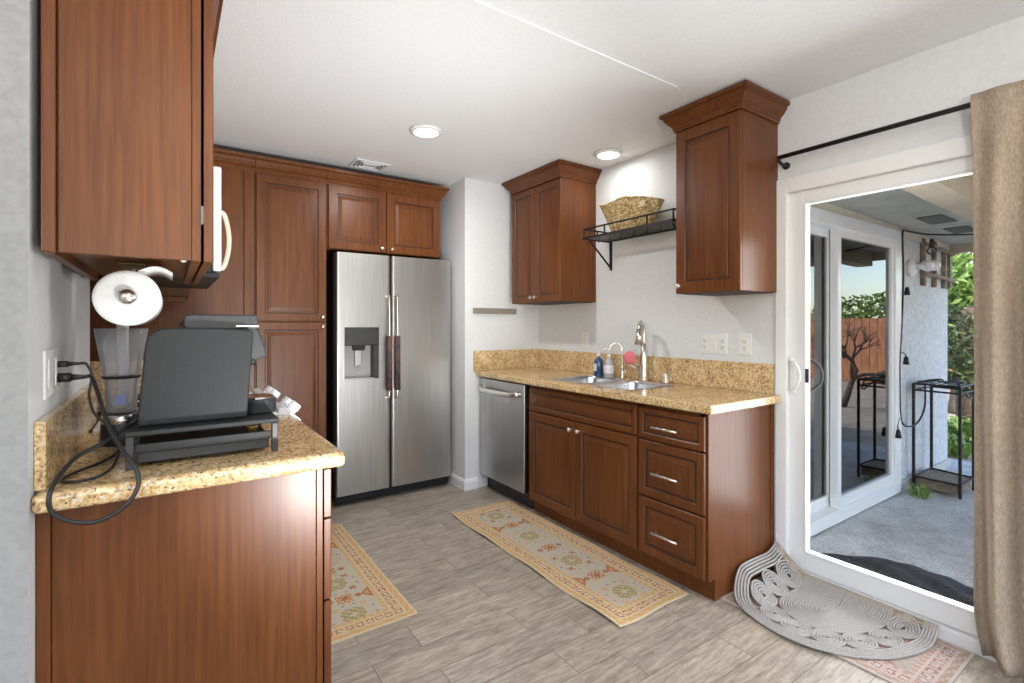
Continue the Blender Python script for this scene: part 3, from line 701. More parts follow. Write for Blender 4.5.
# microwave
t = thing('microwave', 'white over the range microwave with bowed handle', 'microwave', (0, 2.5, 1.48))
obj('case', bx(-.236, .136, 2.242, 2.994, 1.475, 1.912), M['grey_black'], t, bev=.003)
obj('door', bx(.1365, .166, 2.244, 2.810, 1.480, 1.888), M['white_enamel'], t, bev=.006)
obj('control_panel', bx(.1365, .166, 2.813, 2.992, 1.480, 1.888), M['white_enamel'], t, bev=.006)
obj('window', bx(.1662, .168, 2.33, 2.73, 1.55, 1.83), M['black'], t)
obj('vent_grille', bx(-.1, .160, 2.246, 2.99, 1.455, 1.4745), M['grey_black'], t, bev=.003)
pts = spline([(.166, 2.285, 1.72), (.180, 2.285, 1.705), (.192, 2.285, 1.65), (.195, 2.285, 1.60), (.190, 2.285, 1.55), (.178, 2.285, 1.505), (.166, 2.285, 1.492)], 8)
obj('handle', tube(B(), pts, .009, 10), mat('cream_handle', (.62, .56, .44), .35), t, True)
# cabinet beyond microwave
t = thing('wall_cabinet', 'narrow cherry wall cabinet in the corner beyond the microwave', 'cabinet', (-.08, 3.2, 1.39))
obj('body', bx(-.395, .062, 3.002, 3.50, 1.415, 2.32), wood, t)
obj('light_rail', bx(-.39, .062, 3.002, 3.022, 1.380, 1.4145), wood, t, bev=.004)
obj('door', front_bm('+X', .083, 3.01, 3.49, 1.42, 2.30), WG, t)
add_crown(t, [(.084, 3.002), (.084, 3.495)], 2.300, 1, 1.10, 1.1)

# paper towel holder + roll
RX, RZ = -.089, 1.342
t = thing('towel_holder', 'chrome under cabinet paper towel holder with round end knob', 'paper towel holder', (RX, 1.75, 1.4))
bm = B(); cyl(bm, (RX, 1.590, RZ), (RX, 1.905, RZ), .006, n=12)
tube(bm, [(RX, 1.900, RZ), (RX, 1.900, 1.438), (RX, 1.87, 1.4435)], .006, 8)
obj('rod', bm, M['chrome'], t, True)
obj('end_knob', lathe(B(), [(.001, -.016), (.010, -.0145), (.018, -.009), (.0215, 0), (.0215, .006), (.006, .008)], (RX, 1.588, RZ), 'Y', 24), M['nickel'], t, True)
obj('mounting_plate', bx(RX-.03, RX+.03, 1.75, 1.92, 1.439, 1.4448), mat('brass_plate', (.35, .27, .12), .4, .8), t, bev=.002)
t = thing('paper_towel_roll', 'white paper towel roll hanging under the top left cabinet', 'paper towels', (RX, 1.73, 1.27))
obj('roll', lathe(B(), [(.0085, 0), (.060, 0), (.069, .002), (.071, .006), (.071, .274), (.069, .279), (.0085, .280)], (RX, 1.602, RZ-.003), 'Y', 48), M['paper'], t, True, bev=0)
bm = B(); P1 = []
for k in range(11):
    s = k/10; x = RX+.02+.075*s; z = RZ+.0685-.002+.018*math.sin(s*PI*.9)-.006*s; P1.append((x, z))
for off in (0, .0012):
    pass
A = [[bm.verts.new((x, y, z+o)) for (x, z) in P1] for (y, o) in ((1.612, 0), (1.880, 0), (1.880, .0012), (1.612, .0012))]
for a, b in ((0, 1), (1, 2), (2, 3), (3, 0)):
    for k in range(10): bm.faces.new((A[a][k], A[a][k+1], A[b][k+1], A[b][k]))
obj('loose_sheet', bm, M['paper'], t, True)

# clear jug on black base
JX, JY = -.120, 1.90
t = thing('blender', 'clear tapered plastic blender jar on a black base behind the coffee machine', 'blender', (JX, JY, .914))
obj('base', lathe(B(), [(.050, 0), (.052, .006), (.050, .06), (.045, .088), (.040, .094)], (JX, JY, .9145)), M['black'], t, True)
obj('trim_ring', lathe(B(), [(.0465, .062), (.0505, .066), (.0480, .088), (.044, .090)], (JX, JY, .9145)), M['chrome'], t, True)
jar = obj('jar', lathe(B(), [(.034, .0945), (.038, .100), (.040, .17), (.052, .26), (.066, .345), (.064, .345), (.050, .26), (.038, .17), (.036, .104), (.001, .102)], (JX, JY, .9145), n=36), M['clear_plastic'], t, True)
obj('measure_band', lathe(B(), [(.0455, .196), (.0470, .197), (.0475, .203), (.0465, .204)], (JX, JY, .9145), n=36), M['grey_black'], jar, True)
obj('spindle', cyl(B(), (JX+.002, JY+.01, 1.02), (JX+.002, JY+.01, 1.283), .013, .015, 16), M['white_plastic'], t, True)
obj('jar_label', bx(JX-.012, JX+.014, JY-.047, JY-.0445, 1.035, 1.065), mat('blue_print', (.25, .30, .60), .5), jar)

# stand with drawer
t = thing('pod_drawer_stand', 'black metal pod drawer stand under the coffee machine', 'stand', (.08, 1.68, .914))
obj('top_plate', bx(-.092, .254, 1.530, 1.850, .995, 1.008), M['grey_black'], t, bev=.003)
for x, y in ((-.090, 1.532), (.236, 1.532), (-.090, 1.832), (.236, 1.832)): obj('leg', bx(x, x+.016, y, y+.016, .9145, .9945), M['black'], t, bev=.002)
dr = obj('drawer', bx(-.068, .230, 1.548, 1.835, .924, .962), M['black'], t, bev=.003)
obj('drawer_rail', bx(-.072, .234, 1.540, 1.547, .950, .973), M['grey_black'], dr, bev=.002)
obj('pod', lathe(B(), [(.010, 0), (.015, .016), (.017, .017), (.001, .018)], (.195, 1.60, .9625)), mat('gold_pod', (.7, .4, .12), .3, .8), dr, True)
# espresso machine
t = thing('coffee_machine', 'black capsule coffee machine seen from its side on the left counter', 'coffee machine', (.08, 1.68, 1.008))
side = [(-.070, 1.010), (.180, 1.010), (.196, 1.247), (.190, 1.256), (.10, 1.262), (.0, 1.262), (-.028, 1.257), (-.046, 1.243), (-.052, 1.222)]
bm = prism(B(), side, lambda u, v, w: Vector((u, w, v)), 1.580, 1.600)
obj('side_panel', bm, M['grey_black'], t, bev=.005, segs=3)
inner = [(x*.97, z-.006 if z > 1.1 else z) for x, z in side]
obj('body', prism(B(), inner, lambda u, v, w: Vector((u, w, v)), 1.6005, 1.765), M['black'], t, bev=.006)
obj('far_side_panel', prism(B(), side, lambda u, v, w: Vector((u, w, v)), 1.7655, 1.785), M['grey_black'], t, bev=.005, segs=3)
obj('lid', prism(B(), rrect(.032, .215, 1.256, 1.300, .012, 4), lambda u, v, w: Vector((u, w, v)), 1.625, 1.745), M['black'], t, bev=.005)
obj('lid_trim', bx(.155, .2165, 1.618, 1.752, 1.262, 1.270), M['chrome'], t, bev=.003)
obj('brew_head', prism(B(), [(.185, 1.170), (.212, 1.165), (.240, 1.180), (.232, 1.215), (.215, 1.262), (.19, 1.262)], lambda u, v, w: Vector((u, w, v)), 1.64, 1.73), M['black'], t, bev=.005)
bm = B(); cyl(bm, (.205, 1.685, 1.172), (.205, 1.685, 1.150), .012, .010, 14); obj('spout', bm, M['black'], t, True)
obj('lever_knob', cyl(B(), (.022, 1.685, 1.272), (.034, 1.685, 1.274), .006, .006, 10), M['black'], t, True)
cup = obj('drip_tray', prism(B(), rrect(.172, .268, 1.625, 1.745, .04, 6), lambda u, v, w: Vector((u, v, w)), 1.0085, 1.050), M['grey_black'], t, bev=.003)
obj('tray_grid', prism(B(), rrect(.180, .262, 1.633, 1.737, .036, 6), lambda u, v, w: Vector((u, v, w)), 1.050, 1.055), M['chrome'], cup)
# outlet on left wall
t = thing('wall_outlet', 'white outlet plate on the left wall with two black plugs', 'outlet', (-.24, 1.62, 1.155))
obj('plate', bx(-.2398, -.2335, 1.535, 1.712, 1.098, 1.212), M['white_plastic'], t, bev=.003)
for y in (1.578, 1.665):
    obj('receptacle', bx(-.2335, -.2310, y-.017, y+.017, 1.120, 1.190), M['white_plastic'], t, bev=.001)
def cable(name, lab, pts, r, plug):
    t = thing(name, lab, 'power cord', plug[0])
    obj('cable', tube(B(), spline(pts, 8), r, 8), M['rubber'], t, True)
    a, b = Vector(plug[0]), Vector(plug[1]); bm = cyl(B(), a, a+(b-a)*.45, plug[2], plug[2]*.95, 12); cyl(bm, a+(b-a)*.45, b, plug[2]*.7, plug[2]*.4, 12)
    obj('plug', bm, M['rubber'], t, True)
cable('power_cord', 'thick black cord looping over the counter edge to the coffee machine',
    [(-.178, 1.665, 1.138), (-.165, 1.660, 1.136), (-.147, 1.60, 1.098), (-.122, 1.52, 1.035), (-.090, 1.440, .985), (-.062, 1.400, .943), (-.060, 1.390, .905), (-.085, 1.388, .868), (-.130, 1.388, .847), (-.172, 1.388, .857), (-.202, 1.385, .885), (-.204, 1.388, .925), (-.192, 1.440, .952), (-.172, 1.49, .972), (-.130, 1.54, .988), (-.088, 1.60, 1.013), (-.070, 1.612, 1.028)], .0048,
    ((-.2305, 1.665, 1.138), (-.176, 1.665, 1.138), .012))
cable('power_cord', 'thin black cord plugged in on top and coiled on the granite',
    [(-.190, 1.665, 1.172), (-.176, 1.663, 1.170), (-.165, 1.66, 1.14), (-.170, 1.66, 1.09), (-.160, 1.67, 1.04), (-.125, 1.66, 1.0), (-.108, 1.62, .97), (-.112, 1.56, .93), (-.135, 1.50, .9185), (-.175, 1.475, .9185), (-.202, 1.50, .9185), (-.190, 1.56, .9185), (-.14, 1.66, .9185), (-.12, 1.76, .9185), (-.12, 1.845, .925)], .0033,
    ((-.2305, 1.665, 1.172), (-.188, 1.665, 1.172), .008))

# ================================================================== CEILING ITEMS
for i, (x, y, lab) in enumerate(((1.222, 2.655, 'round flat ceiling light in the middle of the kitchen ceiling'), (2.37, 2.33, 'round flat ceiling light above the sink near the wall'))):
    t = thing('ceiling_light', lab, 'ceiling light', (x, y, 2.396), 'round kitchen ceiling lights')
    obj('rim', lathe(B(), [(.078, -.014), (.092, -.010), (.094, 0), (.075, 0)], (x, y, 2.3958)), M['white_plastic'], t, True)
    obj('diffuser', lathe(B(), [(.001, -.018), (.06, -.017), (.078, -.012), (.078, -.001), (.001, -.001)], (x, y, 2.3956)), M['lamp_on'], t, True)
    l = bpy.data.lights.new('lamp_glow', 'AREA'); l.shape = 'DISK'; l.size = .15; l.energy = (13, 2.2)[i]; l.color = (1, .98, .95); l.spread = PI
    lo = bpy.data.objects.new('lamp_glow', l); C.objects.link(lo); lo.location = (0, 0, -.022); lo.parent = t
for (x, y) in ((.9, -1.2), (-1.4, -1.2)):  # ceiling lights added behind the camera for extra brightness
    t = thing('ceiling_light', 'round flat ceiling light added in the unseen living room', 'ceiling light', (x, y, 2.404), 'added living room ceiling lights')
    obj('rim', lathe(B(), [(.078, -.014), (.092, -.010), (.094, 0), (.075, 0)], (x, y, 2.4038)), M['white_plastic'], t, True)
    obj('diffuser', lathe(B(), [(.001, -.018), (.06, -.017), (.078, -.012), (.078, -.001), (.001, -.001)], (x, y, 2.4036)), M['lamp_on'], t, True)
    l = bpy.data.lights.new('lamp_glow', 'AREA'); l.shape = 'DISK'; l.size = .15; l.energy = 5; l.color = (1, .98, .95)
    lo = bpy.data.objects.new('lamp_glow', l); C.objects.link(lo); lo.location = (0, 0, -.022); lo.parent = t
t = thing('fill_torchiere', 'black torchiere added out of view to brighten the ceiling', 'floor lamp', (.3, -.55, 0))  # uplight added behind the camera because the ceiling came out dark
obj('base', lathe(B(), [(.14, 0), (.14, .015), (.02, .03), (.001, .03)], (.3, -.55, 0)), M['iron'], t, True)
obj('pole', cyl(B(), (.3, -.55, .03), (.3, -.55, 1.30), .012, n=12), M['iron'], t, True)
obj('bowl', lathe(B(), [(.02, 0), (.10, .04), (.17, .11), (.167, .112), (.10, .045), (.001, .006)], (.3, -.55, 1.30)), M['white_enamel'], t, True)
l = bpy.data.lights.new('lamp_glow', 'AREA'); l.shape = 'DISK'; l.size = .22; l.energy = 60; l.color = (1, .97, .93)
lo = bpy.data.objects.new('lamp_glow', l); C.objects.link(lo); lo.location = (0, 0, 1.415); lo.rotation_euler = (PI, 0, 0); lo.parent = t
t = thing('fill_spotlight', 'small black spotlight added out of view to brighten the kitchen ceiling', 'spotlight', (.7, -.3, 0))  # unseen fill light added to lift the far kitchen ceiling
obj('base', cyl(B(), (.7, -.3, 0), (.7, -.3, .02), .10, n=24), M['iron'], t)
obj('stem', cyl(B(), (.7, -.3, .02), (.7, -.3, .20), .01, n=10), M['iron'], t)
_ax = Vector((.22, 3.9, 2.05)).normalized(); _c = Vector((.7, -.3, .26))
obj('head', lathe(B(), [(.03, -.10), (.05, -.08), (.065, .05), (.060, .05), (.046, -.07), (.001, -.075)], (.7, -.3, 0)), M['iron'], t, True).matrix_local = Matrix.Translation((0, 0, .26)) @ _ax.to_track_quat('Z', 'Y').to_matrix().to_4x4()
l = bpy.data.lights.new('lamp_glow', 'SPOT'); l.energy = 330; l.spot_size = math.radians(62); l.spot_blend = 1; l.shadow_soft_size = .09; l.color = (1, 1, 1)
lo = bpy.data.objects.new('lamp_glow', l); C.objects.link(lo); lo.parent = t; lo.location = _c-Vector((.7, -.3, 0))+_ax*.10; lo.rotation_euler = _ax.to_track_quat('-Z', 'Y').to_euler()
t = thing('ceiling_vent', 'white square louvred air vent in the ceiling above the pantry', 'vent', (1.15, 3.46, 2.396))
vx0, vx1, vy0, vy1, vz = 1.035, 1.275, 3.35, 3.55, 2.3958
bm = B()
for a in ((vx0, vx1, vy0, vy0+.02), (vx0, vx1, vy1-.02, vy1), (vx0, vx0+.02, vy0+.02, vy1-.02), (vx1-.02, vx1, vy0+.02, vy1-.02)): box(bm, *a, vz-.008, vz)
obj('frame', bm, M['trim'], t, bev=.002)
obj('duct_shade', bx(vx0+.02, vx1-.02, vy0+.02, vy1-.02, vz-.001, vz), M['black'], t)  # black sheet painted as the dark behind the louvres
bm = B()
for k in range(3):
    i = .028+.022*k
    for a in ((vx0+i, vx1-i, vy0+i, vy0+i+.008), (vx0+i, vx1-i, vy1-i-.008, vy1-i), (vx0+i, vx0+i+.008, vy0+i, vy1-i), (vx1-i-.008, vx1-i, vy0+i, vy1-i)): box(bm, *a, vz-.010, vz-.002)
obj('louvres', bm, M['trim'], t)

# ================================================================== CURTAIN
t = thing('curtain_rod', 'slim black curtain rod over the patio door', 'curtain rod', (2.5, .4, 2.10))
obj('rod', cyl(B(), (2.50, 1.29, 2.104), (2.50, -.70, 2.104), .0105, n=14), M['iron'], t, True)
for y in (1.285, -.62):
    bm = B(); tube(bm, spline([(2.50, y, 2.10), (2.50, y, 2.085), (2.53, y, 2.075), (2.574, y, 2.075)], 6), .008, 10); cyl(bm, (2.566, y, 2.075), (2.5745, y, 2.075), .018, n=16)
    obj('bracket', bm, M['iron'], t, True)
t = thing('curtain', 'tan linen curtain hanging at the right edge over the patio door', 'curtain', (2.5, .3, 0))
bm = B(); ny, nz = 160, 50; ring = []
for j in range(nz+1):
    zz = j/nz; z = .030+(2.135-.030)*zz; row = []
    for i in range(ny+1):
        u = i/ny; taper = max(0, 1-z/.22)**1.6
        y = .562 - .035*taper*(1-u) - u*.86
        amp = .022+.020*(1-zz)
        x = 2.497 + amp*math.sin(u*2*PI*7.3+.5+.5*math.sin(z*1.3)) + .008*math.sin(u*41+z*2.2) - .012*(1-zz)
        bl = max(0, min(1, (z-1.90)/.15)); x = x*(1-bl)+(2.474+(x-2.497)*.38)*bl
        row.append((x, y, z))
    ring.append(row)
fr = [[bm.verts.new(Vector(p)) for p in row] for row in ring]
bk = [[bm.verts.new(Vector(p)+Vector((.003, 0, 0))) for p in row] for row in ring]
for j in range(nz):
    for i in range(ny):
        bm.faces.new((fr[j][i], fr[j][i+1], fr[j+1][i+1], fr[j+1][i])); bm.faces.new((bk[j][i+1], bk[j][i], bk[j+1][i], bk[j+1][i+1]))
for j in range(nz):
    bm.faces.new((fr[j][0], fr[j+1][0], bk[j+1][0], bk[j][0])); bm.faces.new((fr[j+1][ny], fr[j][ny], bk[j][ny], bk[j+1][ny]))
for i in range(ny):
    bm.faces.new((fr[0][i+1], fr[0][i], bk[0][i], bk[0][i+1])); bm.faces.new((fr[nz][i], fr[nz][i+1], bk[nz][i+1], bk[nz][i]))
obj('cloth', bm, M['curtain'], t, True)

# ================================================================== RUGS
GOLD = (.60, .37, .15); CREAM = (.64, .53, .36); FIELD = (.52, .46, .36); RUST = (.40, .16, .08); GREEN = (.33, .29, .15); SLATE = (.26, .25, .24); TAN = (.60, .44, .25)
def motif(u, v, cu, cv, s, kind):
    a, b = (u-cu)/s, (v-cv)/s
    if kind == 'diamond': return abs(a)+abs(b) < 1
    if kind == 'oct': return max(abs(a), abs(b)) < 1 and abs(a)+abs(b) < 1.45
    if kind == 'x': return (abs(abs(a)-abs(b)) < .35 and max(abs(a), abs(b)) < 1)
    return max(abs(a), abs(b)) < 1
def rug_color(u, v, Wd, L, pal):
    """u across, v along in metres from a corner"""
    d = min(u, Wd-u, v, L-v); h = random.random()
    along = v if min(u, Wd-u) < min(v, L-v) else u
    g, c, f, r, gr, sl, tn = pal
    if d < .008: return c
    if d < .035: return g if (int(along/.022)+int(d/.01)) % 3 else tn
    if d < .041: return c
    if d < .085:
        k = (along/.042) % 1; dd = (d-.063)/.02
        if abs(dd) < .8 and .15 < k < .85: return r if (abs(k-.5) > .2 or abs(dd) > .45) and h < .75 else c
        return tn if h < .8 else c
    if d < .091: return c
    if d < .108: return g if int(along/.015) % 2 else tn
    if d < .112: return r
    # field
    cu = Wd/2; per = L/4.0
    q = (v % per)/per; idx = int(v/per)
    cv = (idx+.5)*per
    if motif(u, v, cu, cv, .055, 'oct'):
        if motif(u, v, cu, cv, .018, 'diamond'): return f
        return gr if (int((u-cu+5)/.012)+int((v-cv+5)/.012)) % 3 else tn
    for sgn in (-1, 1):
        cc = cv+sgn*per*.5
        if motif(u, v, cu, cc, .038, 'sq') : return r if (int((u-cu+5)/.012)+int((v-cc+5)/.014)) % 2 or motif(u, v, cu, cc, .015, 'sq') else tn
        for su in (-1, 1):
            if motif(u, v, cu+su*.066, cc, .020, 'diamond'): return r
            if motif(u, v, cu+su*.062, cv+sgn*.068, .017, 'x'): return r if idx % 2 else GOLD
            if motif(u, v, cu+su*.095, cv+sgn*.028, .008, 'diamond'): return sl
            if motif(u, v, cu+su*.024, cv+sgn*.09, .008, 'diamond'): return sl
    # side triangles
    e = min(u, Wd-u)-.112
    w = abs(((v/(L/2)) % 1)-.5)*(L/2)
    if e < .045 and w < (.045-e)*1.1: return g if e > .008 and w < (.03-e) else r
    return f
def rug(name, lab, x0, x1, y0, y1, pal, res=.005, wave=0, long_axis='Y', group=None, zoff=0, wseed=0):
    nx = int((x1-x0)/res); ny = int((y1-y0)/res); th = .005
    bm = B(); cl = bm.loops.layers.color.new('weave')
    def P(i, j, top):
        u, v = i/nx, j/ny; x = x0+(x1-x0)*u; y = y0+(y1-y0)*v
        e = max(0, 1-min(u, 1-u)*(x1-x0)/.12); ey = max(0, 1-min(v, 1-v)*(y1-y0)/.15)
        z = wave*(e*(.5+.5*math.sin(y*13+wseed))*(1 if u < .5 else .4)+ey*.5*(.5+.5*math.sin(x*15+wseed)))
        x += .3*wave*math.sin(y*9+wseed)*e; y += .5*wave*math.sin(x*14)*ey
        return Vector((x, y, .0008+zoff+z+(th if top else 0)))
    top = [[bm.verts.new(P(i, j, True)) for j in range(ny+1)] for i in range(nx+1)]
    bot = [[bm.verts.new(P(i, j, False)) for j in range(ny+1)] for i in range(nx+1)]
    Wd = (x1-x0) if long_axis == 'Y' else (y1-y0); L = (y1-y0) if long_axis == 'Y' else (x1-x0)
    def paint(f, c):
        for l in f.loops: l[cl] = (*[max(0, q)**(1/2.2) for q in c], 1)
    for i in range(nx):
        for j in range(ny):
            u, v = (i+.5)*res, (j+.5)*res
            if long_axis != 'Y': u, v = v, u
            paint(bm.faces.new((top[i][j], top[i+1][j], top[i+1][j+1], top[i][j+1])), rug_color(min(u, Wd), min(v, L), Wd, L, pal))
    def strip(a, b):
        for k in range(len(a)-1): paint(bm.faces.new((a[k], a[k+1], b[k+1], b[k])), pal[1])
    strip(top[0], bot[0]); strip(top[nx], bot[nx]); strip([r[0] for r in top], [r[0] for r in bot]); strip([r[ny] for r in top], [r[ny] for r in bot])
    for i in range(0, nx):
        for j in range(0, ny): paint(bm.faces.new((bot[i][j+1], bot[i+1][j+1], bot[i+1][j], bot[i][j])), pal[1])
    o = obj(name, bm, M['rug'], None, origin=((x0+x1)/2, (y0+y1)/2, 0)); return T(o, lab, 'rug', group)
pal = (GOLD, CREAM, FIELD, RUST, GREEN, SLATE, TAN)
rug('runner_rug', 'long patterned beige and gold runner rug in front of the sink cabinets', 1.545, 2.005, 1.452, 2.960, pal, wave=.012)
rug('runner_rug', 'patterned gold bordered rug on the floor beside the left counter', .43, .895, 2.03, 3.225, pal, wave=.003, wseed=2)
pink = ((.40, .28, .22), (.52, .46, .43), (.40, .34, .30), (.34, .19, .16), (.36, .32, .30), (.30, .28, .29), (.50, .38, .33))
rug('door_rug', 'faded pinkish patterned rug beneath the rope doormat', 2.105, 2.555, .565, 1.350, pink, wave=0)
# rope doormat: D-shaped, coiled rings
t = thing('rope_doormat', 'grey half round coiled rope doormat at the patio door', 'doormat', (2.40, .97, .0))
OUT = spline([(2.553, 1.332, 0), (2.40, 1.338, 0), (2.28, 1.338, 0), (2.195, 1.332, 0), (2.125, 1.290, 0), (2.072, 1.19, 0), (2.046, 1.068, 0), (2.056, .965, 0), (2.095, .876, 0), (2.151, .803, 0), (2.238, .736, 0), (2.343, .693, 0), (2.449, .672, 0), (2.553, .672, 0)], 7)
cum = [0]
for a_, b_ in zip(OUT, OUT[1:]): cum.append(cum[-1]+(b_-a_).length)
def outline(q, inset):      # q in 0..1 along the round rim, moved inwards by inset
    d = q*cum[-1]; i = max(k for k in range(len(cum)) if cum[k] <= d+1e-9); i = min(i, len(OUT)-2)
    p = OUT[i].lerp(OUT[i+1], (d-cum[i])/(cum[i+1]-cum[i])); c = Vector((2.553, 1.005, 0)); v = c-p
    r = Vector((p.x+v.x*inset/(.507), p.y+v.y*inset/(.335 if inset < .2 else .335), 0)); return Vector((min(r.x, 2.553), r.y))
def lift(x, y):
    def ss(t): t = max(0, min(1, t)); return t*t*(3-2*t)
    return .0115 + .115*ss((y-1.17)/.22)*1.15*ss((x-2.10)/.16) + .04*max(0, (x-2.45)/.10)**2
def rope(bm, pts, r, closed=False): tube(bm, [(p[0], p[1], lift(p[0], p[1])) for p in pts], r, 6, closed)
bm = B()
for k in range(5): rope(bm, [outline(i/90, .004+.0105*k) for i in range(91)], .0056)
obj('braided_border', bm, M['rope'], t, True)
bm = B()
for k in range(19): rope(bm, [outline(i/60, .158+.0095*k) for i in range(61)], .0052)
obj('coiled_centre', bm, M['rope'], t, True)
for k in range(9):
    q = (k+.5)/9; c = outline(q, .103); bm = B()
    n1 = (outline(min(q+.02, 1), .103)-outline(max(q-.02, 0), .103)).normalized(); n2 = Vector((-n1.y, n1.x))
    for w in range(5):
        ra, rb = .0585-.0112*w, .0505-.0098*w
        rope(bm, [c+n1*ra*math.cos(2*PI*i/26)+n2*rb*math.sin(2*PI*i/26) for i in range(26)], .0052, True)
    obj('coiled_disc', bm, M['rope'], t, True)
bm = B()
for k in range(3): rope(bm, [(2.553-.0105*k, 1.328-.652*i/40) for i in range(41)], .0056)
obj('straight_edge', bm, M['rope_tan'], t, True)

# ================================================================== OUTSIDE
GZ = -.04
struct('floor_patio', bx(2.62, 6.3, -3.5, 1.62, -.14, GZ), M['concrete'])
T(obj('yard_ground', bx(6.3, 16, -9, 9, -.14, GZ-.005), M['dirt']), kind='structure')
T(obj('yard_ground', bx(2.72, 6.3, -9, -3.5, -.14, GZ-.005), M['dirt']), kind='structure')
YW = 1.505
# wing wall with door opening X 3.20..4.63, z to 1.95
bm = bx(2.72, 3.05, YW, YW+.16, GZ, 2.3); box(bm, 4.66, 5.93, YW, YW+.16, GZ, 2.3); box(bm, 3.05, 4.66, YW, YW+.16, 2.005, 2.3); box(bm, 5.80, 5.93, YW+.16, 5, GZ, 2.3); box(bm, 3.05, 4.66, YW, YW+.16, GZ, .0)
struct('wall_wing', bm, M['stucco'])
struct('baseboard_wing', bx(4.70, 5.95, YW-.018, YW, GZ, .035), M['concrete'])
struct('wall_wing_upper_trim', bx(2.72, 5.93, YW-.015, YW-.0005, 1.96, 2.06), M['stucco_cream'])
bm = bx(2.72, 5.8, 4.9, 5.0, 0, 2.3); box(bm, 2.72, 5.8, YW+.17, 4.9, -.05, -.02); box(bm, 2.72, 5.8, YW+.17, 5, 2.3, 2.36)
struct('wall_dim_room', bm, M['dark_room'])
# patio door in wing wall
def xz_frame(x0, x1, z0, z1, y0, y1, w, wb, wt):
    bm = bx(x0, x0+w, y0, y1, z0, z1); box(bm, x1-w, x1, y0, y1, z0, z1); box(bm, x0+w, x1-w, y0, y1, z0, z0+wb); box(bm, x0+w, x1-w, y0, y1, z1-wt, z1); return bm
d2 = struct('door_2', xz_frame(3.00, 4.70, -.03, 2.0, YW-.035, YW+.12, .11, .085, .09), M['vinyl'], bev=.004)
root_loc[d2] = Vector((0, 0, 0))
s1 = obj('sliding_panel', xz_frame(3.64, 4.60, .05, 1.92, YW-.02, YW+.03, .05, .075, .06), M['vinyl'], d2, bev=.003)
obj('glass_pane', bx(3.69, 4.55, YW, YW+.006, .12, 1.862), M['glass_dark'], s1)
s2 = obj('fixed_panel', xz_frame(3.10, 3.70, .05, 1.92, YW+.04, YW+.08, .05, .075, .06), M['vinyl'], d2, bev=.003)
obj('glass_pane', bx(3.15, 3.65, YW+.055, YW+.061, .12, 1.862), M['glass_dark'], s2)
# patio roof
f = lambda x: 2.135-.021*x
bm = B(); vs = [(2.72, f(2.72)), (5.95, f(5.95)), (5.95, f(5.95)+.2), (2.72, f(2.72)+.3)]
prism(bm, vs, lambda u, v, w: Vector((u, w, v)), -3.2, YW)
struct('ceiling_patio', bm, M['patio_ceiling'])
struct('trim_2', prism(B(), [(2.73, f(2.73)-.001), (5.9, f(5.9)-.001), (5.9, f(5.9)-.14), (2.73, f(2.73)-.14)], lambda u, v, w: Vector((u, w, v)), .78, .92), M['beam'])
struct('trim_3', bx(5.95, 5.99, -3.2, YW+.2, 1.93, 2.22), M['beam'])
for i, (x0, x1, y0, y1) in enumerate(((4.42, 4.74, 1.15, 1.30), (5.0, 5.30, 1.15, 1.30))):
    t = thing('patio_vent', ('dark screened vent in the patio ceiling nearer the door', 'second dark screened vent farther along the patio ceiling')[i], 'vent', (x0, y0, f(x0)), 'patio ceiling vents')
    bm = prism(B(), [(x0, f(x0)-.002), (x1, f(x1)-.002), (x1, f(x1)-.008), (x0, f(x0)-.008)], lambda u, v, w: Vector((u, w, v)), y0, y1)
    obj('screen', bm, mat('vent_screen', (.13, .13, .12), .9), t)
for y in (-3.1, -1.4): struct('trim_4', bx(5.80, 5.90, y, y+.1, GZ, 2.0), M['beam'])
# trellis
t = thing('garden_trellis', 'small weathered wooden trellis hung on the stucco wall', 'trellis', (5.48, 1.47, 1.8))
TY = YW-.045
for x in (5.24, 5.51, 5.77, 5.90): obj('upright', bx(x-.02, x+.02, TY+.012, TY+.044, 1.60, 2.0 if x < 5.7 else 1.95), M['trellis'], t, bev=.003)
for z in (1.925, 1.68):
    bm = B(); tube(bm, [(5.20, TY, z+.02), (5.94, TY, z-.005)], .016, 6); obj('crossbar', bm, M['trellis'], t)
# flood light
t = thing('wall_light', 'white twin globe floodlight on the stucco wall beside the trellis', 'wall light', (4.98, YW, 1.75))
obj('base', lathe(B(), [(.075, 0), (.075, -.02), (.06, -.035), (.03, -.045)], (4.98, YW-.0005, 1.735), 'Y'), M['white_enamel'], t, True)
for (x, z) in ((5.03, 1.750), (5.19, 1.762)):
    bm = B(); cyl(bm, (4.98, YW-.04, 1.74), (x-.02, YW-.08, z), .022, .026); g = bmesh.ops.create_uvsphere(bm, u_segments=20, v_segments=14, radius=.046)
    bmesh.ops.translate(bm, verts=g['verts'], vec=(x, YW-.10, z)); obj('lamp_head', bm, M['white_enamel'], t, True)
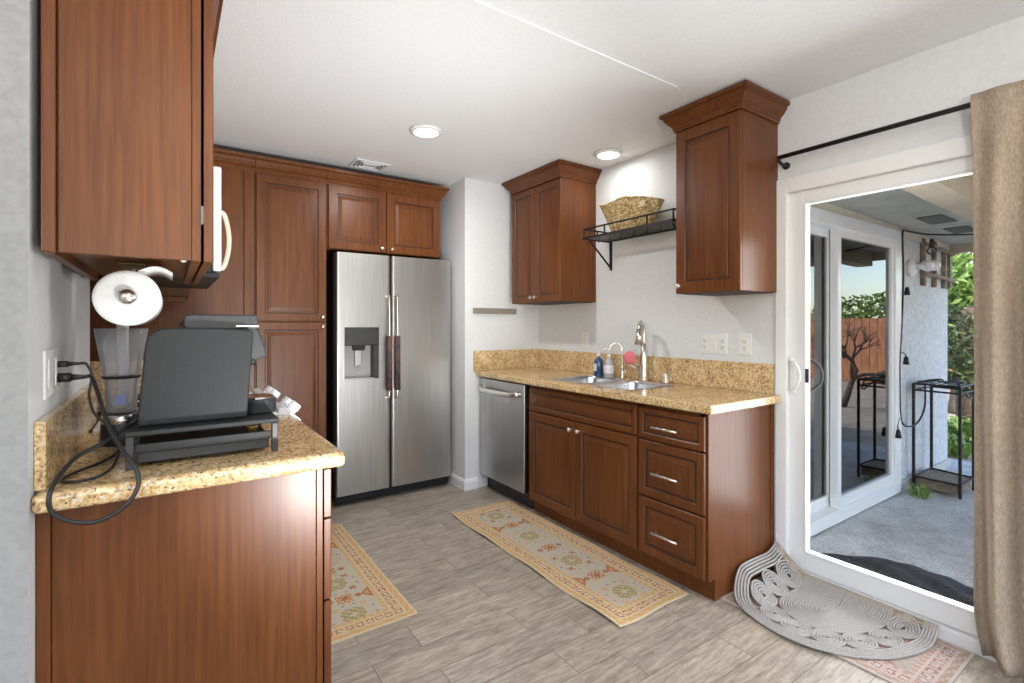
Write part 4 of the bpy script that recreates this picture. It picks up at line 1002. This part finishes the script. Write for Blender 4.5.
# string lights
t = thing('string_lights', 'black outdoor string light cord hanging down the stucco wall', 'string lights', (4.72, YW-.03, 1.5))
y = YW-.035
pts = [(5.30, .86, 1.97), (5.14, 1.2, 1.98), (5.02, 1.40, 2.0), (4.85, y, 2.015), (4.74, y, 2.01), (4.715, y, 1.96), (4.735, y, 1.70), (4.72, y, 1.45), (4.69, y, 1.2), (4.66, y, 1.0), (4.66, y, .85), (4.67, y, .60), (4.72, y, .50), (4.80, y-.02, .47), (4.93, y-.04, .50), (5.0, y-.06, .62), (5.0, y-.06, .80)]
obj('cord', tube(B(), spline(pts, 6), .007, 6), M['rubber'], t, True)
def socket(x, yy, z, bulb=True, d=(0, 0, -1)):
    bm = cyl(B(), (x, yy, z), (x, yy, z-.055), .014, .022, 12); cyl(bm, (x, yy, z+.01), (x, yy, z), .006, .014, 8)
    s = obj('socket', bm, M['rubber'], t, True)
    if bulb:
        g = B(); r = bmesh.ops.create_uvsphere(g, u_segments=16, v_segments=12, radius=.034); bmesh.ops.translate(g, verts=r['verts'], vec=(x, yy, z-.088)); obj('bulb', g, M['bulb_glass'], s, True)
socket(5.05, 1.38, 1.955); socket(4.78, y-.01, 1.56, False); socket(4.76, y-.01, 1.015, False); socket(4.60, y-.01, .46, False)
obj('branch', tube(B(), spline([(4.66, y, 1.05), (4.72, y, 1.055), (4.76, y-.01, 1.03)], 5), .004, 6), M['rubber'], t, True)
obj('branch', tube(B(), spline([(4.66, y, .55), (4.62, y, .50), (4.60, y-.01, .47)], 5), .004, 6), M['rubber'], t, True)
# plant stand
t = thing('metal_stand', 'tall black iron plant stand on the patio by the stucco wall', 'plant stand', (5.1, 1.32, GZ))
P4 = [(4.92, 1.46), (4.90, 1.17), (5.24, 1.17), (5.30, 1.45)]; top = .80
for x, yy in P4: obj('leg', bx(x-.009, x+.009, yy-.009, yy+.009, GZ, top), M['iron'], t)
bm = B()
for i in range(4):
    for z in (top, top-.05, .06): tube(bm, [(*P4[i], z), (*P4[(i+1) % 4], z)], .008, 6)
for k in range(1, 6):
    a = Vector((*P4[0], top)).lerp(Vector((*P4[1], top)), k/6); b = Vector((*P4[3], top)).lerp(Vector((*P4[2], top)), k/6); tube(bm, [a, b], .006, 6)
obj('top_frame', bm, M['iron'], t)
obj('lower_shelf', prism(B(), [(p[0], p[1]) for p in [(4.925, 1.445), (4.915, 1.185), (5.23, 1.185), (5.285, 1.44)]], lambda u, v, w: Vector((u, v, w)), GZ+.02, .055), M['trellis'], t)
cord = tube(B(), spline([(4.93, 1.44, .815), (4.98, 1.36, .83), (5.05, 1.42, .82), (5.08, 1.33, .835), (5.0, 1.28, .82), (5.12, 1.22, .83), (5.20, 1.30, .82), (5.18, 1.20, .78), (5.10, 1.15, .71), (5.02, 1.152, .72), (4.97, 1.20, .82)], 6), .007, 6)
o = obj('coiled_cord', cord, M['rubber'], None, True, origin=(5.05, 1.3, .81)); T(o, 'tangle of black light cord lying on top of the iron stand', 'cord')
# torn black doormat outside
bm = B(); nx, ny = 26, 60
def mp(i, j):
    u, v = i/nx, j/ny; y = 1.345-1.3*v
    w = .30+.28*min(1, v*5)-.05*v+.012*math.sin(v*23)+.012*math.sin(v*51)
    return Vector((2.73+w*u, y, GZ+.006+.022*math.sin(u*PI)+.010*math.sin(u*19+v*31)*math.sin(u*PI)+random.uniform(-.004, .006)*math.sin(u*PI)))
g = [[bm.verts.new(mp(i, j)) for j in range(ny+1)] for i in range(nx+1)]
for i in range(nx):
    for j in range(ny): bm.faces.new((g[i][j], g[i+1][j], g[i+1][j+1], g[i][j+1]))
r = bmesh.ops.extrude_face_region(bm, geom=bm.faces[:]); bmesh.ops.translate(bm, verts=[v for v in r['geom'] if isinstance(v, bmesh.types.BMVert)], vec=(0, 0, .006))
T(obj('outdoor_mat', bm, M['bark_mat'], None, True, origin=(2.95, .7, GZ)), 'crumpled black mat lying outside the patio door sill', 'doormat')
# vegetation
def leaf_cloud(bm, c, rad, n, size, flat=1.0):
    for _ in range(n):
        while True:
            p = Vector((random.uniform(-1, 1), random.uniform(-1, 1), random.uniform(-1, 1)))
            if .25 < p.length < 1: break
        q = Vector(c)+Vector((p.x*rad[0], p.y*rad[1], p.z*rad[2])); s = size*random.uniform(.6, 1.3)
        a = Vector((random.gauss(0, 1), random.gauss(0, 1), random.gauss(0, .7))).normalized(); b = a.cross(Vector((random.gauss(0, 1), random.gauss(0, 1), random.gauss(0, 1)))).normalized()
        vs = [bm.verts.new(q+a*s*k1+b*s*k2) for k1, k2 in ((-1, 0), (0, .42), (1, 0), (0, -.42))]; bm.faces.new(vs)
def tree(name, lab, x, y, h, rad, lm, n=2600, size=.07, group=None):
    t = thing(name, lab, 'tree', (x, y, GZ), group)
    bm = tube(B(), spline([(x, y, GZ), (x+.05, y-.04, h*.3), (x-.04, y+.03, h*.7)], 5), .09, 8); 
    for k in range(6):
        a = k*1.1; tube(bm, [(x, y, h*.4+k*.05*h), (x+rad[0]*.6*math.cos(a), y+rad[1]*.6*math.sin(a), h*.75)], .03, 6)
    obj('trunk', bm, M['bark'], t, True)
    bm = B(); leaf_cloud(bm, (x, y, h*.72), rad, n, size); obj('foliage', bm, lm, t)
tree('garden_tree', 'sunlit yellow green tree beyond the stucco wall end', 9.6, 2.35, 2.3, (.9, .75, 1.0), M['leaf'], 3200, .07, 'garden trees')
tree('garden_tree', 'darker leafy tree farther back in the garden', 11.2, 3.7, 3.0, (1.3, 1.1, 1.6), M['leaf_dark'], 3000, .11, 'garden trees')
tree('garden_tree', 'low green tree showing over the red fence in the door reflection', 14.6, -2.2, 1.9, (.8, 1.6, .7), M['leaf'], 2000, .09, 'garden trees')
t = thing('topiary_shrub', 'brown stemmed shrub just past the end of the stucco wall', 'shrub', (8.0, 1.86, GZ))
bm = tube(B(), [(8.0, 1.86, GZ), (8.02, 1.87, .8), (7.98, 1.85, 1.5)], .14, 10, radii=[.09, .10, .13])
obj('stem', bm, M['bark'], t, True); bm = B(); leaf_cloud(bm, (8.0, 1.86, 1.0), (.26, .26, .62), 1500, .045); obj('foliage', bm, M['leaf_dark'], t)
bm = B(); leaf_cloud(bm, (8.0, 1.86, 1.72), (.26, .26, .30), 900, .05); obj('top_leaves', bm, M['leaf'], t)
def tuft(x, y, s, lab, n=60):
    bm = B()
    for _ in range(n):
        a = random.uniform(0, 2*PI); l = s*random.uniform(.5, 1.1); px, py = x+random.uniform(-s, s)*.5, y+random.uniform(-s, s)*.4
        d = Vector((math.cos(a)*.5, math.sin(a)*.5, 1)).normalized(); p0 = Vector((px, py, GZ)); p1 = p0+d*l*.6; p2 = p1+Vector((d.x, d.y, .15))*l*.5; w = Vector((-math.sin(a), math.cos(a), 0))*s*.06
        v = [bm.verts.new(q) for q in (p0-w*.5, p0+w*.5, p1+w, p1-w, p2)]; bm.faces.new((v[0], v[1], v[2], v[3])); bm.faces.new((v[3], v[2], v[4]))
    T(obj('weed_tuft', bm, M['leaf'], None, origin=(x, y, GZ)), lab, 'plant')
tuft(4.72, 1.36, .13, 'small green weed in the corner beside the iron stand', 40)
tuft(6.55, 1.60, .30, 'green weed growing by the end of the stucco wall', 90)
tuft(7.3, 1.75, .42, 'taller leafy weeds farther behind the iron stand', 120)
# fence (seen in the reflection) and bare tree
t = thing('garden_fence', 'red brown wooden fence across the far end of the garden', 'fence', (13, 0, GZ))
obj('rails', bx(13.03, 13.08, -9, 9, .9, 1.0), M['fence'], t)
bm = B()
for k in range(120): y = -9+k*.15; box(bm, 13.0, 13.03, y, y+.142, GZ, 1.42)
obj('pickets', bm, M['fence'], t)
t = thing('bare_tree', 'bare branching tree seen reflected in the wing door glass', 'tree', (8.9, -.55, GZ))
bm = B()
def br(p, d, l, r, n):
    q = p+d*l; mid = p+d*l*.5+Vector((random.gauss(0, 1), random.gauss(0, 1), random.gauss(0, 1)))*l*.08
    tube(bm, [p, mid, q], r, 6, radii=[r, r*.85, r*.7])
    if n > 0:
        for _ in range(3):
            e = (d+Vector((random.gauss(0, .55), random.gauss(0, .55), random.gauss(.1, .4)))).normalized(); br(q, e, l*random.uniform(.6, .85), r*.62, n-1)
br(Vector((8.9, -.55, GZ)), Vector((0, .3, 1)), .46, .055, 5)
obj('branches', bm, M['bark'], t, True)
